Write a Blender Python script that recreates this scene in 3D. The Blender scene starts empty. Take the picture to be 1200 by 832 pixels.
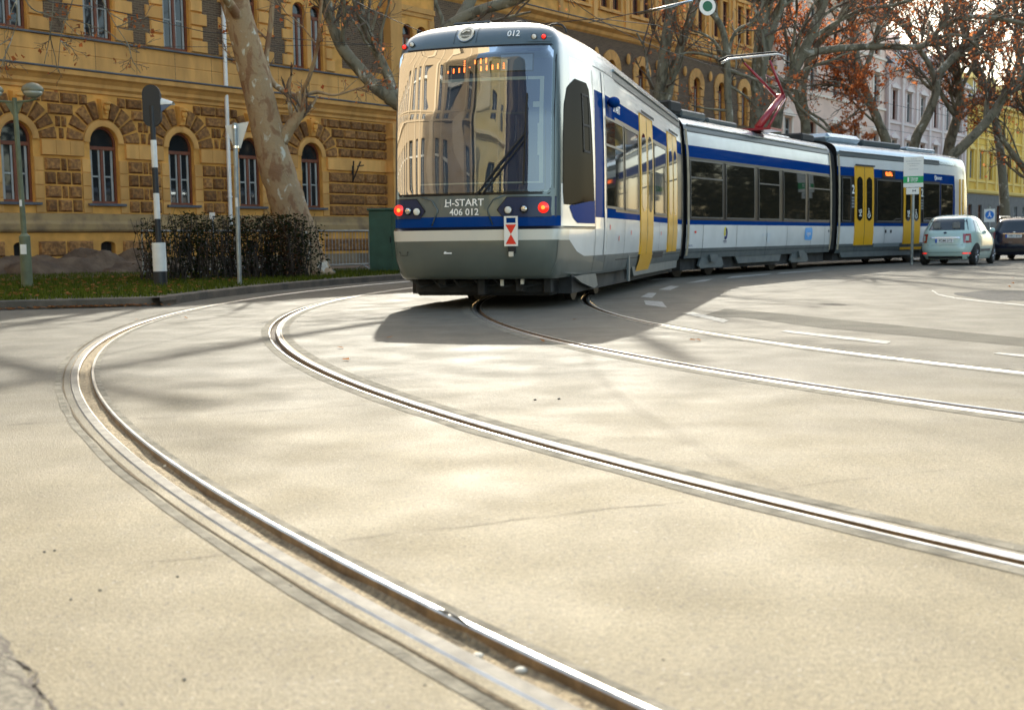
import bpy, math, random
import numpy as np
from math import sin, cos, pi, radians, sqrt, atan2, hypot
from mathutils import Vector, Matrix
from mathutils.geometry import tessellate_polygon
random.seed(7); rng = np.random.default_rng(7)
scene = bpy.context.scene
COL = scene.collection
HERE = globals()

# ------------------------------------------------------------------ materials
def mat(name, col, rough=.6, metal=0., var=0., vscale=3., col2=None, bump=0., bscale=20., spec=.5, emit=None, es=0., coat=0., detail=4, ior=None, stretch=None, ramp=(.35, .65), island=0.):
    m = bpy.data.materials.new(name); m.use_nodes = True
    nt = m.node_tree; b = nt.nodes['Principled BSDF']
    b.inputs['Base Color'].default_value = (*col, 1); b.inputs['Roughness'].default_value = rough
    b.inputs['Metallic'].default_value = metal; b.inputs['Specular IOR Level'].default_value = spec
    if ior: b.inputs['IOR'].default_value = ior
    if coat: b.inputs['Coat Weight'].default_value = coat; b.inputs['Coat Roughness'].default_value = .04
    if emit: b.inputs['Emission Color'].default_value = (*emit, 1); b.inputs['Emission Strength'].default_value = es
    if var or bump or col2:
        tc = nt.nodes.new('ShaderNodeTexCoord'); vec = tc.outputs['Object']
        if stretch:
            mp = nt.nodes.new('ShaderNodeMapping'); mp.inputs['Scale'].default_value = stretch
            nt.links.new(vec, mp.inputs['Vector']); vec = mp.outputs['Vector']
    if var or col2:
        n = nt.nodes.new('ShaderNodeTexNoise'); n.inputs['Scale'].default_value = vscale; n.inputs['Detail'].default_value = detail
        nt.links.new(vec, n.inputs['Vector'])
        r = nt.nodes.new('ShaderNodeValToRGB')
        c2 = col2 if col2 else tuple(min(1, c*(1+var)) for c in col)
        c1 = col if col2 else tuple(c*(1-var) for c in col)
        r.color_ramp.elements[0].position = ramp[0]; r.color_ramp.elements[1].position = ramp[1]
        r.color_ramp.elements[0].color = (*c1, 1); r.color_ramp.elements[1].color = (*c2, 1)
        nt.links.new(n.outputs['Fac'], r.inputs['Fac']); nt.links.new(r.outputs['Color'], b.inputs['Base Color'])
    if island:
        gi = nt.nodes.new('ShaderNodeNewGeometry'); ri = nt.nodes.new('ShaderNodeValToRGB'); mi_ = nt.nodes.new('ShaderNodeMix'); mi_.data_type = 'RGBA'; mi_.blend_type = 'MULTIPLY'; mi_.inputs[0].default_value = 1
        ri.color_ramp.elements[0].color = (1-island, 1-island*1.1, 1-island*1.25, 1); ri.color_ramp.elements[1].color = (1.08, 1.08, 1.08, 1)
        nt.links.new(gi.outputs['Random Per Island'], ri.inputs[0]); nt.links.new(r.outputs['Color'], mi_.inputs[6]); nt.links.new(ri.outputs[0], mi_.inputs[7]); nt.links.new(mi_.outputs[2], b.inputs['Base Color'])
    if bump:
        n2 = nt.nodes.new('ShaderNodeTexNoise'); n2.inputs['Scale'].default_value = bscale; n2.inputs['Detail'].default_value = 5
        nt.links.new(vec, n2.inputs['Vector'])
        bp = nt.nodes.new('ShaderNodeBump'); bp.inputs['Strength'].default_value = min(1, bump); bp.inputs['Distance'].default_value = .02*max(1, bump)
        nt.links.new(n2.outputs['Fac'], bp.inputs['Height']); nt.links.new(bp.outputs['Normal'], b.inputs['Normal'])
    return m

def glass_mat(name, tint=(.9, .95, 1), ior=2.0, wav=.0, rough=0.0):
    m = bpy.data.materials.new(name); m.use_nodes = True; nt = m.node_tree; nt.nodes.clear()
    out = nt.nodes.new('ShaderNodeOutputMaterial'); mx = nt.nodes.new('ShaderNodeMixShader')
    tr = nt.nodes.new('ShaderNodeBsdfTransparent'); gl = nt.nodes.new('ShaderNodeBsdfGlossy'); fr = nt.nodes.new('ShaderNodeFresnel')
    tr.inputs['Color'].default_value = (*tint, 1); gl.inputs['Roughness'].default_value = rough; fr.inputs['IOR'].default_value = ior
    nt.links.new(fr.outputs[0], mx.inputs[0]); nt.links.new(tr.outputs[0], mx.inputs[1]); nt.links.new(gl.outputs[0], mx.inputs[2])
    nt.links.new(mx.outputs[0], out.inputs[0])
    if wav:
        tc = nt.nodes.new('ShaderNodeTexCoord'); n = nt.nodes.new('ShaderNodeTexNoise'); n.inputs['Scale'].default_value = 1.3; n.inputs['Detail'].default_value = 0
        bp = nt.nodes.new('ShaderNodeBump'); bp.inputs['Strength'].default_value = wav; bp.inputs['Distance'].default_value = .05
        nt.links.new(tc.outputs['Object'], n.inputs['Vector']); nt.links.new(n.outputs['Fac'], bp.inputs['Height'])
        nt.links.new(bp.outputs[0], gl.inputs['Normal'])
    return m

def brick_mat(name, c1, c2, mortar, scale=1., bw=.25, bh=.075, rough=.85):
    m = bpy.data.materials.new(name); m.use_nodes = True; nt = m.node_tree; b = nt.nodes['Principled BSDF']
    b.inputs['Roughness'].default_value = rough
    tc = nt.nodes.new('ShaderNodeTexCoord'); sp = nt.nodes.new('ShaderNodeSeparateXYZ'); cb = nt.nodes.new('ShaderNodeCombineXYZ')
    nt.links.new(tc.outputs['Object'], sp.inputs[0]); nt.links.new(sp.outputs['X'], cb.inputs['X']); nt.links.new(sp.outputs['Z'], cb.inputs['Y'])
    br = nt.nodes.new('ShaderNodeTexBrick'); br.inputs['Color1'].default_value = (*c1, 1); br.inputs['Color2'].default_value = (*c2, 1)
    br.inputs['Mortar'].default_value = (*mortar, 1); br.inputs['Scale'].default_value = scale
    br.inputs['Brick Width'].default_value = bw; br.inputs['Row Height'].default_value = bh; br.inputs['Mortar Size'].default_value = .008
    nt.links.new(cb.outputs[0], br.inputs['Vector']); nt.links.new(br.outputs['Color'], b.inputs['Base Color'])
    return m

def leaf_mat(name, c1, c2):
    m = bpy.data.materials.new(name); m.use_nodes = True; nt = m.node_tree; nt.nodes.clear()
    out = nt.nodes.new('ShaderNodeOutputMaterial'); mx = nt.nodes.new('ShaderNodeMixShader'); mx.inputs[0].default_value = .5
    d = nt.nodes.new('ShaderNodeBsdfDiffuse'); t = nt.nodes.new('ShaderNodeBsdfTranslucent')
    g = nt.nodes.new('ShaderNodeNewGeometry'); r = nt.nodes.new('ShaderNodeValToRGB')
    r.color_ramp.elements[0].color = (*c1, 1); r.color_ramp.elements[1].color = (*c2, 1)
    nt.links.new(g.outputs['Random Per Island'], r.inputs[0])
    for q in (d, t): nt.links.new(r.outputs[0], q.inputs['Color'])
    nt.links.new(d.outputs[0], mx.inputs[1]); nt.links.new(t.outputs[0], mx.inputs[2]); nt.links.new(mx.outputs[0], out.inputs[0])
    return m

# ------------------------------------------------------------------ mesh helpers
class MB:
    def __init__(s): s.v = []; s.f = []; s.m = []
    def add(s, vs, fs, mi=0):
        o = len(s.v); s.v += [tuple(p) for p in vs]
        s.f += [tuple(i+o for i in f) for f in fs]; s.m += [mi]*len(fs)
    def box(s, x0, x1, y0, y1, z0, z1, mi=0):
        v = [(x, y, z) for z in (z0, z1) for y in (y0, y1) for x in (x0, x1)]
        s.add(v, [(0, 2, 3, 1), (4, 5, 7, 6), (0, 1, 5, 4), (2, 6, 7, 3), (0, 4, 6, 2), (1, 3, 7, 5)], mi)
    def cbox(s, x0, x1, y0, y1, z0, z1, c=.01, mi=0):
        # box with chamfered vertical and horizontal edges on all sides
        v = []; idx = {}
        for sx in (0, 1):
            for sy in (0, 1):
                for sz in (0, 1):
                    X, Y, Z = (x0, x1)[sx], (y0, y1)[sy], (z0, z1)[sz]; dx, dy, dz = (c, -c)[sx], (c, -c)[sy], (c, -c)[sz]
                    for a, p in (('x', (X, Y+dy, Z+dz)), ('y', (X+dx, Y, Z+dz)), ('z', (X+dx, Y+dy, Z))):
                        idx[(sx, sy, sz, a)] = len(v); v.append(p)
        F = []
        I = lambda *k: idx[k]
        for a, k in (('x', 0), ('y', 1), ('z', 2)):
            for sgn in (0, 1):
                q = []
                for (p, r) in ((0, 0), (1, 0), (1, 1), (0, 1)):
                    t = [p, r]; t.insert(k, sgn); q.append(I(*t, a))
                F.append(q)
        for (a, b, k) in (('x', 'y', 2), ('x', 'z', 1), ('y', 'z', 0)):
            ia = 'xyz'.index(a); ib = 'xyz'.index(b)
            for p in (0, 1):
                for r in (0, 1):
                    t0 = [0, 0, 0]; t0[ia] = p; t0[ib] = r; t1 = list(t0); t1[k] = 1
                    F.append([I(*t0, a), I(*t0, b), I(*t1, b), I(*t1, a)])
        for k in [(a, b, d) for a in (0, 1) for b in (0, 1) for d in (0, 1)]:
            F.append([I(*k, 'x'), I(*k, 'y'), I(*k, 'z')])
        s.add(v, F, mi)
    def block(s, x0, x1, z0, z1, y, out, c=.05, mi=0):
        # raised stone block on a facade (front towards -y)
        v = [(x0, y, z0), (x1, y, z0), (x1, y, z1), (x0, y, z1), (x0+c, y-out, z0+c), (x1-c, y-out, z0+c), (x1-c, y-out, z1-c), (x0+c, y-out, z1-c)]
        s.add(v, [(4, 5, 6, 7), (0, 1, 5, 4), (1, 2, 6, 5), (2, 3, 7, 6), (3, 0, 4, 7)], mi)
    def tube(s, pts, rad, n=8, mi=0, cap=True):
        pts = [Vector(p) for p in pts]; k = len(pts)
        if not hasattr(rad, '__len__'): rad = [rad]*k
        vs = []; up = None
        for i, p in enumerate(pts):
            d = (pts[min(i+1, k-1)]-pts[max(i-1, 0)])
            if d.length < 1e-9: d = Vector((0, 0, 1))
            d.normalize()
            if up is None:
                a = Vector((0, 0, 1)) if abs(d.z) < .9 else Vector((1, 0, 0)); up = (a-d*a.dot(d)).normalized()
            else:
                up = up-d*up.dot(d)
                up = up.normalized() if up.length > 1e-6 else d.orthogonal().normalized()
            w = d.cross(up)
            for j in range(n):
                a = 2*pi*j/n; vs.append(p+(up*cos(a)+w*sin(a))*rad[i])
        fs = [(i*n+j, i*n+(j+1) % n, (i+1)*n+(j+1) % n, (i+1)*n+j) for i in range(k-1) for j in range(n)]
        if cap: fs += [tuple(range(n))[::-1], tuple((k-1)*n+j for j in range(n))]
        s.add(vs, fs, mi)
    def lathe(s, prof, c=(0, 0, 0), n=20, mi=0, axis='z', M=None):
        vs = []
        for (r, h) in prof:
            for j in range(n):
                a = 2*pi*j/n; p = (r*cos(a), r*sin(a), h)
                if axis == 'y': p = (p[0], h, p[1])
                if axis == 'x': p = (h, p[0], p[1])
                q = Vector(p)
                if M: q = M @ q
                vs.append(q+Vector(c))
        k = len(prof)
        fs = [(i*n+j, i*n+(j+1) % n, (i+1)*n+(j+1) % n, (i+1)*n+j) for i in range(k-1) for j in range(n)]
        fs += [tuple(range(n))[::-1], tuple((k-1)*n+j for j in range(n))]
        s.add(vs, fs, mi)
    def ball(s, c, r, n=10, mi=0, sc=(1, 1, 1)):
        prof = [(max(1e-4, sin(pi*i/n)), -cos(pi*i/n)) for i in range(n+1)]
        vs = [(c[0]+r*sc[0]*a*cos(2*pi*j/(n+2)), c[1]+r*sc[1]*a*sin(2*pi*j/(n+2)), c[2]+r*sc[2]*h) for a, h in prof for j in range(n+2)]
        N = n+2
        s.add(vs, [(i*N+j, i*N+(j+1) % N, (i+1)*N+(j+1) % N, (i+1)*N+j) for i in range(n) for j in range(N)], mi)
    def grid(s, rows, mi=0, closed=False):
        k = len(rows); n = len(rows[0]); vs = [p for r in rows for p in r]; m = n if closed else n-1
        fs = [(i*n+j, i*n+(j+1) % n, (i+1)*n+(j+1) % n, (i+1)*n+j) for i in range(k-1) for j in range(m)]
        s.add(vs, fs, mi)
    def prism(s, poly, y0, y1, mi=0, plane='xz'):
        # poly in plane, extruded along the remaining axis
        def P(a, b, c):
            return (a, c, b) if plane == 'xz' else ((a, b, c) if plane == 'xy' else (c, a, b))
        n = len(poly); vs = [P(a, b, y0) for a, b in poly]+[P(a, b, y1) for a, b in poly]
        tri = tessellate_polygon([[Vector((a, b, 0)) for a, b in poly]])
        fs = [tuple(t) for t in tri]+[tuple(i+n for i in t[::-1]) for t in tri]
        fs += [(i, (i+1) % n, (i+1) % n+n, i+n) for i in range(n)]
        s.add(vs, fs, mi)
    def build(s, name, mats, parent=None, smooth=False, angle=None, loc=None, rotz=0):
        me = bpy.data.meshes.new(name); me.from_pydata([tuple(map(float, p)) for p in s.v], [], s.f)
        if not isinstance(mats, (list, tuple)): mats = [mats]
        for m in mats: me.materials.append(m)
        me.polygons.foreach_set('material_index', s.m)
        import bmesh as _b
        bm = _b.new(); bm.from_mesh(me)
        if len(bm.verts) < 60000: _b.ops.remove_doubles(bm, verts=bm.verts, dist=1e-5)
        _b.ops.recalc_face_normals(bm, faces=bm.faces)
        bm.to_mesh(me); bm.free()
        if smooth:
            me.polygons.foreach_set('use_smooth', [True]*len(me.polygons))
            if angle is not None:
                try: me.set_sharp_from_angle(angle=radians(angle))
                except Exception: pass
        me.update()
        o = bpy.data.objects.new(name, me); COL.objects.link(o)
        if parent is not None: o.parent = parent
        if loc is not None: o.location = loc
        if rotz: o.rotation_euler.z = rotz
        return o

def tag(o, label=None, cat=None, group=None, kind=None):
    if label: o['label'] = label
    if cat: o['category'] = cat
    if group: o['group'] = group
    if kind: o['kind'] = kind
    return o
def empty(name, label, cat, loc=(0, 0, 0), rz=0, group=None):
    o = bpy.data.objects.new(name, None); COL.objects.link(o); o.location = loc; o.rotation_euler.z = rz
    o.empty_display_size = .2
    return tag(o, label, cat, group)
def copy_tree(o, parent=None):
    c = o.copy(); COL.objects.link(c)
    if parent is not None: c.parent = parent
    for ch in [q for q in bpy.data.objects if q.parent == o]: copy_tree(ch, c)
    return c

_txt = {}
def text_mesh(body, size=1., bold=.0):
    key = (body, bold)
    if key not in _txt:
        cu = bpy.data.curves.new('lettering', 'FONT'); cu.body = body; cu.align_x = 'CENTER'; cu.align_y = 'CENTER'; cu.size = 1; cu.offset = bold
        cu.resolution_u = 3
        ob = bpy.data.objects.new('lettering', cu); COL.objects.link(ob)
        dg = bpy.context.evaluated_depsgraph_get(); dg.update()
        me = ob.evaluated_get(dg).to_mesh()
        _txt[key] = ([tuple(v.co) for v in me.vertices], [tuple(p.vertices) for p in me.polygons])
        bpy.data.objects.remove(ob); bpy.data.curves.remove(cu)
    v, f = _txt[key]
    return [(p[0]*size, p[1]*size) for p in v], f

# ------------------------------------------------------------------ camera
W0, H0, FP, Y0, ROLL, HC = 1200, 832, 1400., 283., .013, .87
PITCH = math.atan((H0/2-Y0)*cos(ROLL)/FP)
Rv = Vector((1, 0, 0)); Uv = Vector((0, sin(PITCH), cos(PITCH))); Fv = Vector((0, cos(PITCH), -sin(PITCH)))
Cr = Rv*cos(ROLL)-Uv*sin(ROLL); Cu = Rv*sin(ROLL)+Uv*cos(ROLL)
CAM = Vector((0, 0, HC))
cam_d = bpy.data.cameras.new('camera'); cam = bpy.data.objects.new('camera', cam_d); COL.objects.link(cam)
cam_d.sensor_width = 36; cam_d.lens = FP/W0*36; cam_d.clip_start = .05; cam_d.clip_end = 3000
M = Matrix.Identity(4)
for i in range(3): M[i][0] = Cr[i]; M[i][1] = Cu[i]; M[i][2] = -Fv[i]; M[i][3] = CAM[i]
cam.matrix_world = M; scene.camera = cam
cam_d.dof.use_dof = True; cam_d.dof.focus_distance = 10.; cam_d.dof.aperture_fstop = 4.2

def at(px, py, Y):
    # a point Y metres ahead of the camera position
    d = Fv+Cr*((px-W0/2)/FP)-Cu*((py-H0/2)/FP)
    return CAM+d*(Y/d.y)
def gp(px, py, z=0.):
    # a point on level ground at height z
    d = Fv+Cr*((px-W0/2)/FP)-Cu*((py-H0/2)/FP)
    return CAM+d*((z-HC)/d.z)

# ------------------------------------------------------------------ light
w = bpy.data.worlds.new('World'); scene.world = w; w.use_nodes = True; nt = w.node_tree
sky = nt.nodes.new('ShaderNodeTexSky'); sky.sky_type = 'NISHITA'; sky.sun_disc = False
SUN_EL = radians(32.5); SUN_DIR = Vector((-.03, 1, 0)).normalized()*cos(SUN_EL)+Vector((0, 0, sin(SUN_EL)))
sky.sun_elevation = SUN_EL; sky.sun_rotation = atan2(SUN_DIR.x, SUN_DIR.y)
sky.air_density = 1.0; sky.dust_density = 2.0; sky.ozone_density = 1.2
bg = nt.nodes['Background']; bg.inputs['Strength'].default_value = .15
wb = nt.nodes.new('ShaderNodeMix'); wb.data_type = 'RGBA'; wb.blend_type = 'MULTIPLY'; wb.inputs[0].default_value = 1; wb.inputs[7].default_value = (1.06, 1.0, .84, 1)   # warm white balance
nt.links.new(sky.outputs[0], wb.inputs[6]); nt.links.new(wb.outputs[2], bg.inputs[0])
sd = bpy.data.lights.new('sun', 'SUN'); sd.energy = 2.5; sd.angle = radians(.55); sd.color = (1, .95, .82)
so = bpy.data.objects.new('sun', sd); COL.objects.link(so); so.rotation_euler = (-SUN_DIR).to_track_quat('-Z', 'Y').to_euler()
vs = scene.view_settings; vs.view_transform = 'Standard'; vs.look = 'None'; vs.exposure = 1.85; vs.gamma = 1; vs.use_curve_mapping = False
cy = scene.cycles; cy.use_denoising = True; cy.max_bounces = 8; cy.transparent_max_bounces = 12; cy.sample_clamp_indirect = 8

# ------------------------------------------------------------------ track geometry
TC = np.array([19., 16.]); TCO = [0.5061, 1.0413, 1.2314, 0.4392, 21.8541]
def _m(a): r = np.polyval(TCO, a); return np.array([TC[0]-r*cos(a), TC[1]+r*sin(a)])
_a = np.linspace(-1.05, 1.0, 300); MP = np.array([_m(a) for a in _a])
_d = MP[-1]-MP[-2]; _d /= np.hypot(*_d)
# ease the heading into the street direction
pts = [p for p in MP]; hd = atan2(_d[0], _d[1]); p = pts[-1].copy()
for i in range(160):
    tgt = radians(39.5); hd += (tgt-hd)*.08; p = p+np.array([sin(hd), cos(hd)])*.75; pts.append(p.copy())
MP = np.array(pts)
T_ = np.gradient(MP, axis=0); T_ /= np.hypot(T_[:, 0], T_[:, 1])[:, None]
NR = np.c_[T_[:, 1], -T_[:, 0]]     # right normal
def off(d): return MP+NR*d
RAILS = [(-1.43, 'L', .08), (0., 'R', .055), (2.44, 'L', .05), (3.87, 'R', .05)]
HW, KW = .056, .02
def rail_offs(d, kind, g):
    # the keeper lip is centred on d; the head lies across the groove
    if kind == 'L': return [d-KW/2-g-HW, d-KW/2-g, d-KW/2, d+KW/2]   # head | groove | keeper
    return [d-KW/2, d+KW/2, d+KW/2+g, d+KW/2+g+HW]                   # keeper | groove | head

# ------------------------------------------------------------------ road
def road_material():
    m = bpy.data.materials.new('worn_pale_asphalt'); m.use_nodes = True; nt = m.node_tree; b = nt.nodes['Principled BSDF']
    L = nt.links.new; N = nt.nodes.new
    geo = N('ShaderNodeNewGeometry'); pos = geo.outputs['Position']
    def noise(sc, det=4, st=None, rough=.5):
        n = N('ShaderNodeTexNoise'); n.inputs['Scale'].default_value = sc; n.inputs['Detail'].default_value = det; n.inputs['Roughness'].default_value = rough
        if st:
            mp = N('ShaderNodeMapping'); mp.inputs['Scale'].default_value = st; L(pos, mp.inputs[0]); L(mp.outputs[0], n.inputs['Vector'])
        else: L(pos, n.inputs['Vector'])
        return n.outputs['Fac']
    def ramp(f, p0, c0, p1, c1):
        r = N('ShaderNodeValToRGB'); r.color_ramp.elements[0].position = p0; r.color_ramp.elements[0].color = (*c0, 1)
        r.color_ramp.elements[1].position = p1; r.color_ramp.elements[1].color = (*c1, 1); L(f, r.inputs[0]); return r.outputs[0]
    def mix(a, c, fac, mode='MULTIPLY'):
        x = N('ShaderNodeMix'); x.data_type = 'RGBA'; x.blend_type = mode
        if isinstance(fac, float): x.inputs[0].default_value = fac
        else: L(fac, x.inputs[0])
        L(a, x.inputs[6]); 
        if isinstance(c, tuple): x.inputs[7].default_value = (*c, 1)
        else: L(c, x.inputs[7])
        return x.outputs[2]
    con = ramp(noise(.35, 5), .3, (.222, .192, .132), .7, (.248, .216, .150))
    asp = ramp(noise(.5, 5), .3, (.128, .119, .097), .7, (.158, .148, .122))
    sx = N('ShaderNodeSeparateXYZ'); L(pos, sx.inputs[0]); wob = N('ShaderNodeMath'); wob.operation = 'MULTIPLY_ADD'; L(noise(.6, 3), wob.inputs[0]); wob.inputs[1].default_value = 3.0; L(sx.outputs['Y'], wob.inputs[2])
    mr = N('ShaderNodeMapRange'); mr.inputs['From Min'].default_value = 5.5; mr.inputs['From Max'].default_value = 9.5; L(wob.outputs[0], mr.inputs['Value'])
    base = mix(con, asp, mr.outputs[0], 'MIX')
    c = mix(base, ramp(noise(3.5, 6, (1, .6, 1)), .3, (.80, .79, .77), .7, (1.08, 1.07, 1.05)), .8)
    c = mix(c, ramp(noise(160, 2), .35, (.62, .62, .63), .6, (1.12, 1.11, 1.1)), .8)
    c = mix(c, ramp(noise(55, 3), .3, (.70, .70, .71), .68, (1.14, 1.14, 1.12)), .7)
    # pale and dark chips of aggregate
    vo = N('ShaderNodeTexVoronoi'); vo.inputs['Scale'].default_value = 150; L(pos, vo.inputs['Vector'])
    sep = N('ShaderNodeSeparateColor'); L(vo.outputs['Color'], sep.inputs[0])
    c = mix(c, (.34, .32, .27), ramp(sep.outputs[0], .992, (0, 0, 0), .996, (.5, .5, .5)), 'MIX')
    c = mix(c, (.10, .09, .08), ramp(sep.outputs[1], .965, (0, 0, 0), .985, (.8, .8, .8)), 'MIX')
    # drawn-out sweeping streaks
    c = mix(c, ramp(noise(1.1, 5, (.25, 3.2, 1), .6), .35, (.92, .91, .90), .62, (1.03, 1.03, 1.03)), .7)
    L(c, b.inputs['Base Color']); b.inputs['Roughness'].default_value = .55
    L(ramp(noise(2.0, 4), .3, (.60, .60, .60), .7, (.78, .78, .78)), b.inputs['Roughness'])
    b.inputs['Specular IOR Level'].default_value = .08
    bp = N('ShaderNodeBump'); bp.inputs['Strength'].default_value = .55; bp.inputs['Distance'].default_value = .004
    h = N('ShaderNodeMath'); h.operation = 'ADD'; L(noise(210, 3), h.inputs[0]); L(vo.outputs['Distance'], h.inputs[1]); L(h.outputs[0], bp.inputs['Height'])
    bp2 = N('ShaderNodeBump'); bp2.inputs['Strength'].default_value = .25; bp2.inputs['Distance'].default_value = .006
    L(noise(2.2, 3), bp2.inputs['Height']); L(bp.outputs[0], bp2.inputs['Normal']); L(bp2.outputs[0], b.inputs['Normal'])
    return m
M_ROAD = road_material()
holes = []
for d, k, g in RAILS:
    o4 = rail_offs(d, k, g); A = off(o4[0])[::2]; B = off(o4[3])[::2]
    holes.append([Vector((x, y, 0)) for x, y in A]+[Vector((x, y, 0)) for x, y in B[::-1]])
outer = [Vector(p) for p in ((-900, -300, 0), (900, -300, 0), (900, 1500, 0), (-900, 1500, 0))]
polys = [outer]+holes; tri = tessellate_polygon(polys); flat = [p for q in polys for p in q]
mb = MB(); mb.add(flat, [tuple(t) for t in tri]); road = mb.build('road', M_ROAD); tag(road, kind='structure')
# foundation under the grooves
M_SOIL = mat('dry_earth', (.13, .09, .055), .95, var=.3, vscale=5, bump=.8, bscale=30)
M_STEEL = mat('polished_rail_steel', (.36, .36, .35), .36, 1., var=.2, vscale=9, bump=.06, bscale=120)
M_STEELW = mat('worn_rail_steel', (.15, .14, .12), .75, .2, spec=.2, var=.25, vscale=14, bump=.2, bscale=160)
M_RUST = mat('brown_rail_side', (.20, .13, .065), .75, .2, var=.25, vscale=18, bump=.3, bscale=90)
M_SAND = mat('groove_sand', (.34, .27, .17), .95, var=.35, vscale=60, bump=1, bscale=140)
M_DARK = mat('dark_groove_dirt', (.10, .08, .06), .9, var=.3, vscale=40, bump=.6, bscale=90)
RL = [('outermost curved tram rail sweeping past the grass corner, its groove full of sand', -1.43), ('second curved rail, inner rail of the empty track that passes left of the tram', 0),
      ('third curved rail with a dark narrow groove, running under the left wheels of the tram', 2.44), ('innermost shiny rail emerging from under the right side of the tram', 3.87)]
def ribbon(mb, o0, o1, z0, z1, i0=0, i1=None, mi=0, jit=0):
    A = off(o0)[i0:i1]; B = off(o1)[i0:i1]
    if jit:
        jb = np.convolve(rng.normal(0, jit*2, len(A)), [.2, .3, .3, .2], 'same')[:, None]; B = B+NR[i0:i1]*0
        ja = np.convolve(rng.normal(0, jit, len(A)), [.3, .4, .3], 'same')[:, None]; A = A+NR[i0:i1]*ja
    mb.grid([[(*p, z0) for p in A], [(*p, z1) for p in B]], mi)
for (lab, _), (d, k, g) in zip(RL, RAILS):
    a, b_, c_, e = rail_offs(d, k, g); t = empty('tram_rail', lab, 'tram rail', (0, 0, 0), 0, 'curved tram rails set in the road')
    dep = -.045; top = .004
    mb = MB()
    h0, h1 = (a, b_) if k == 'L' else (c_, e)
    k0, k1 = (c_, e) if k == 'L' else (a, b_)
    for (x0, x1, zt, mi) in ((h0, h1, top, 0), (k0, k1, .008 if k == 'L' else .003, 0)):
        r = .008 if mi == 0 and x1-x0 > .03 else .005
        ribbon(mb, x0, x0+r, zt-.006, zt, mi=mi); mid = x0+r+(x1-x0-2*r)*(.42 if (k == 'L') == (x0 == h0) else .5) if x1-x0 > .03 else None
        if mid: ribbon(mb, x0+r, mid, zt, zt, mi=2 if k == 'L' else 0); ribbon(mb, mid, x1-r, zt, zt, mi=0 if (k == 'L' and d > -1) else 2)
        else: ribbon(mb, x0+r, x1-r, zt, zt, mi=mi)
        if True: pass
        ribbon(mb, x1-r, x1, zt, zt-.006, mi=mi)
        ribbon(mb, x0, x0+.0001, dep-.02, zt-.006, mi=1); ribbon(mb, x1-.0001, x1, zt-.006, dep-.02, mi=1)
    mb.build('rail_steel', [M_STEEL, M_RUST, M_STEELW], t, smooth=True, angle=35)
    mb = MB(); zf = -.026 if d < -1 else -.034
    N_ = 9; rows = []
    for i in range(N_):
        q = b_+(c_-b_)*i/(N_-1); rows.append([(*p, zf+rng.normal(0, .0035)+(.006 if i in (0, N_-1) else 0)) for p in off(q)])
    mb.grid(rows); mb.build('groove_sand' if d < -1 else 'groove_dirt', M_SAND if d < -1 else M_DARK, t, smooth=True)

M_TAR = mat('grey_joint_filler', (.155, .142, .112), .9, spec=.1, var=.3, vscale=9, bump=.5, bscale=60)
M_TAR2 = mat('brown_joint_crust', (.11, .085, .055), .9, spec=.1, var=.3, vscale=30, bump=.6, bscale=80)
for (o0, o1, m_, z) in ((-1.665, -1.63, M_TAR, .002), (-1.622, -1.612, M_TAR2, .003), (-1.418, -1.385, M_TAR, .002), (-.075, -.012, M_TAR, .002), (.135, .20, M_TAR, .002),
                        (2.20, 2.305, M_TAR, .002), (3.80, 3.858, M_TAR, .002), (4.0, 4.06, M_TAR, .002)):
    mb = MB(); ribbon(mb, o0, o1, z, z, jit=.006); tag(mb.build('joint_filler', m_), kind='structure')
# fine cracks and joints across the road
M_CRACK = mat('crack_dirt', (.085, .07, .055), .95)
def crack(pxs, w=.006, seg=.05):
    P = [gp(*q) for q in pxs]; mb = MB(); L = []
    for a, b in zip(P[:-1], P[1:]):
        n = max(2, int((b-a).length/seg))
        for i in range(n): L.append(a.lerp(b, i/n))
    L.append(P[-1]); A = []; B = []; jy = 0
    for i, p in enumerate(L):
        d = (L[min(i+1, len(L)-1)]-L[max(i-1, 0)]).normalized(); nrm = Vector((-d.y, d.x, 0)); jy = jy*.8+random.gauss(0, .006)
        c = p+nrm*jy; ww = w*random.uniform(.15, 1); A.append((c.x+nrm.x*ww/2, c.y+nrm.y*ww/2, .0025)); B.append((c.x-nrm.x*ww/2, c.y-nrm.y*ww/2, .0025))
    mb.grid([A, B]); tag(mb.build('road_crack', M_CRACK), kind='structure')
crack([(0, 685), (120, 664), (270, 648)], .006); crack([(400, 634), (600, 610), (700, 598), (800, 588)], .006)
crack([(840, 582), (1000, 562), (1130, 548)], .004); crack([(160, 491), (240, 488), (330, 480), (520, 470)], .008); crack([(0, 499), (90, 493)], .01)
crack([(0, 745), (30, 795), (60, 832), (90, 880)], .008, .02); crack([(-10, 735), (18, 760), (48, 832)], .012, .02); crack([(0, 770), (35, 832)], .01, .02)
mb = MB(); mb.add([gp(-60, 735, .0018), gp(2, 742, .0018), gp(30, 790, .0018), gp(58, 836, .0018), gp(80, 900, .0018), gp(-60, 900, .0018)], [(0, 1, 2, 3, 4, 5)])
M_GRAV = mat('rough_pale_gravel_asphalt', (.135, .118, .085), .9, var=.35, vscale=45, bump=.4, bscale=110, detail=6)
tag(mb.build('rough_asphalt', M_GRAV), kind='structure')

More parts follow.
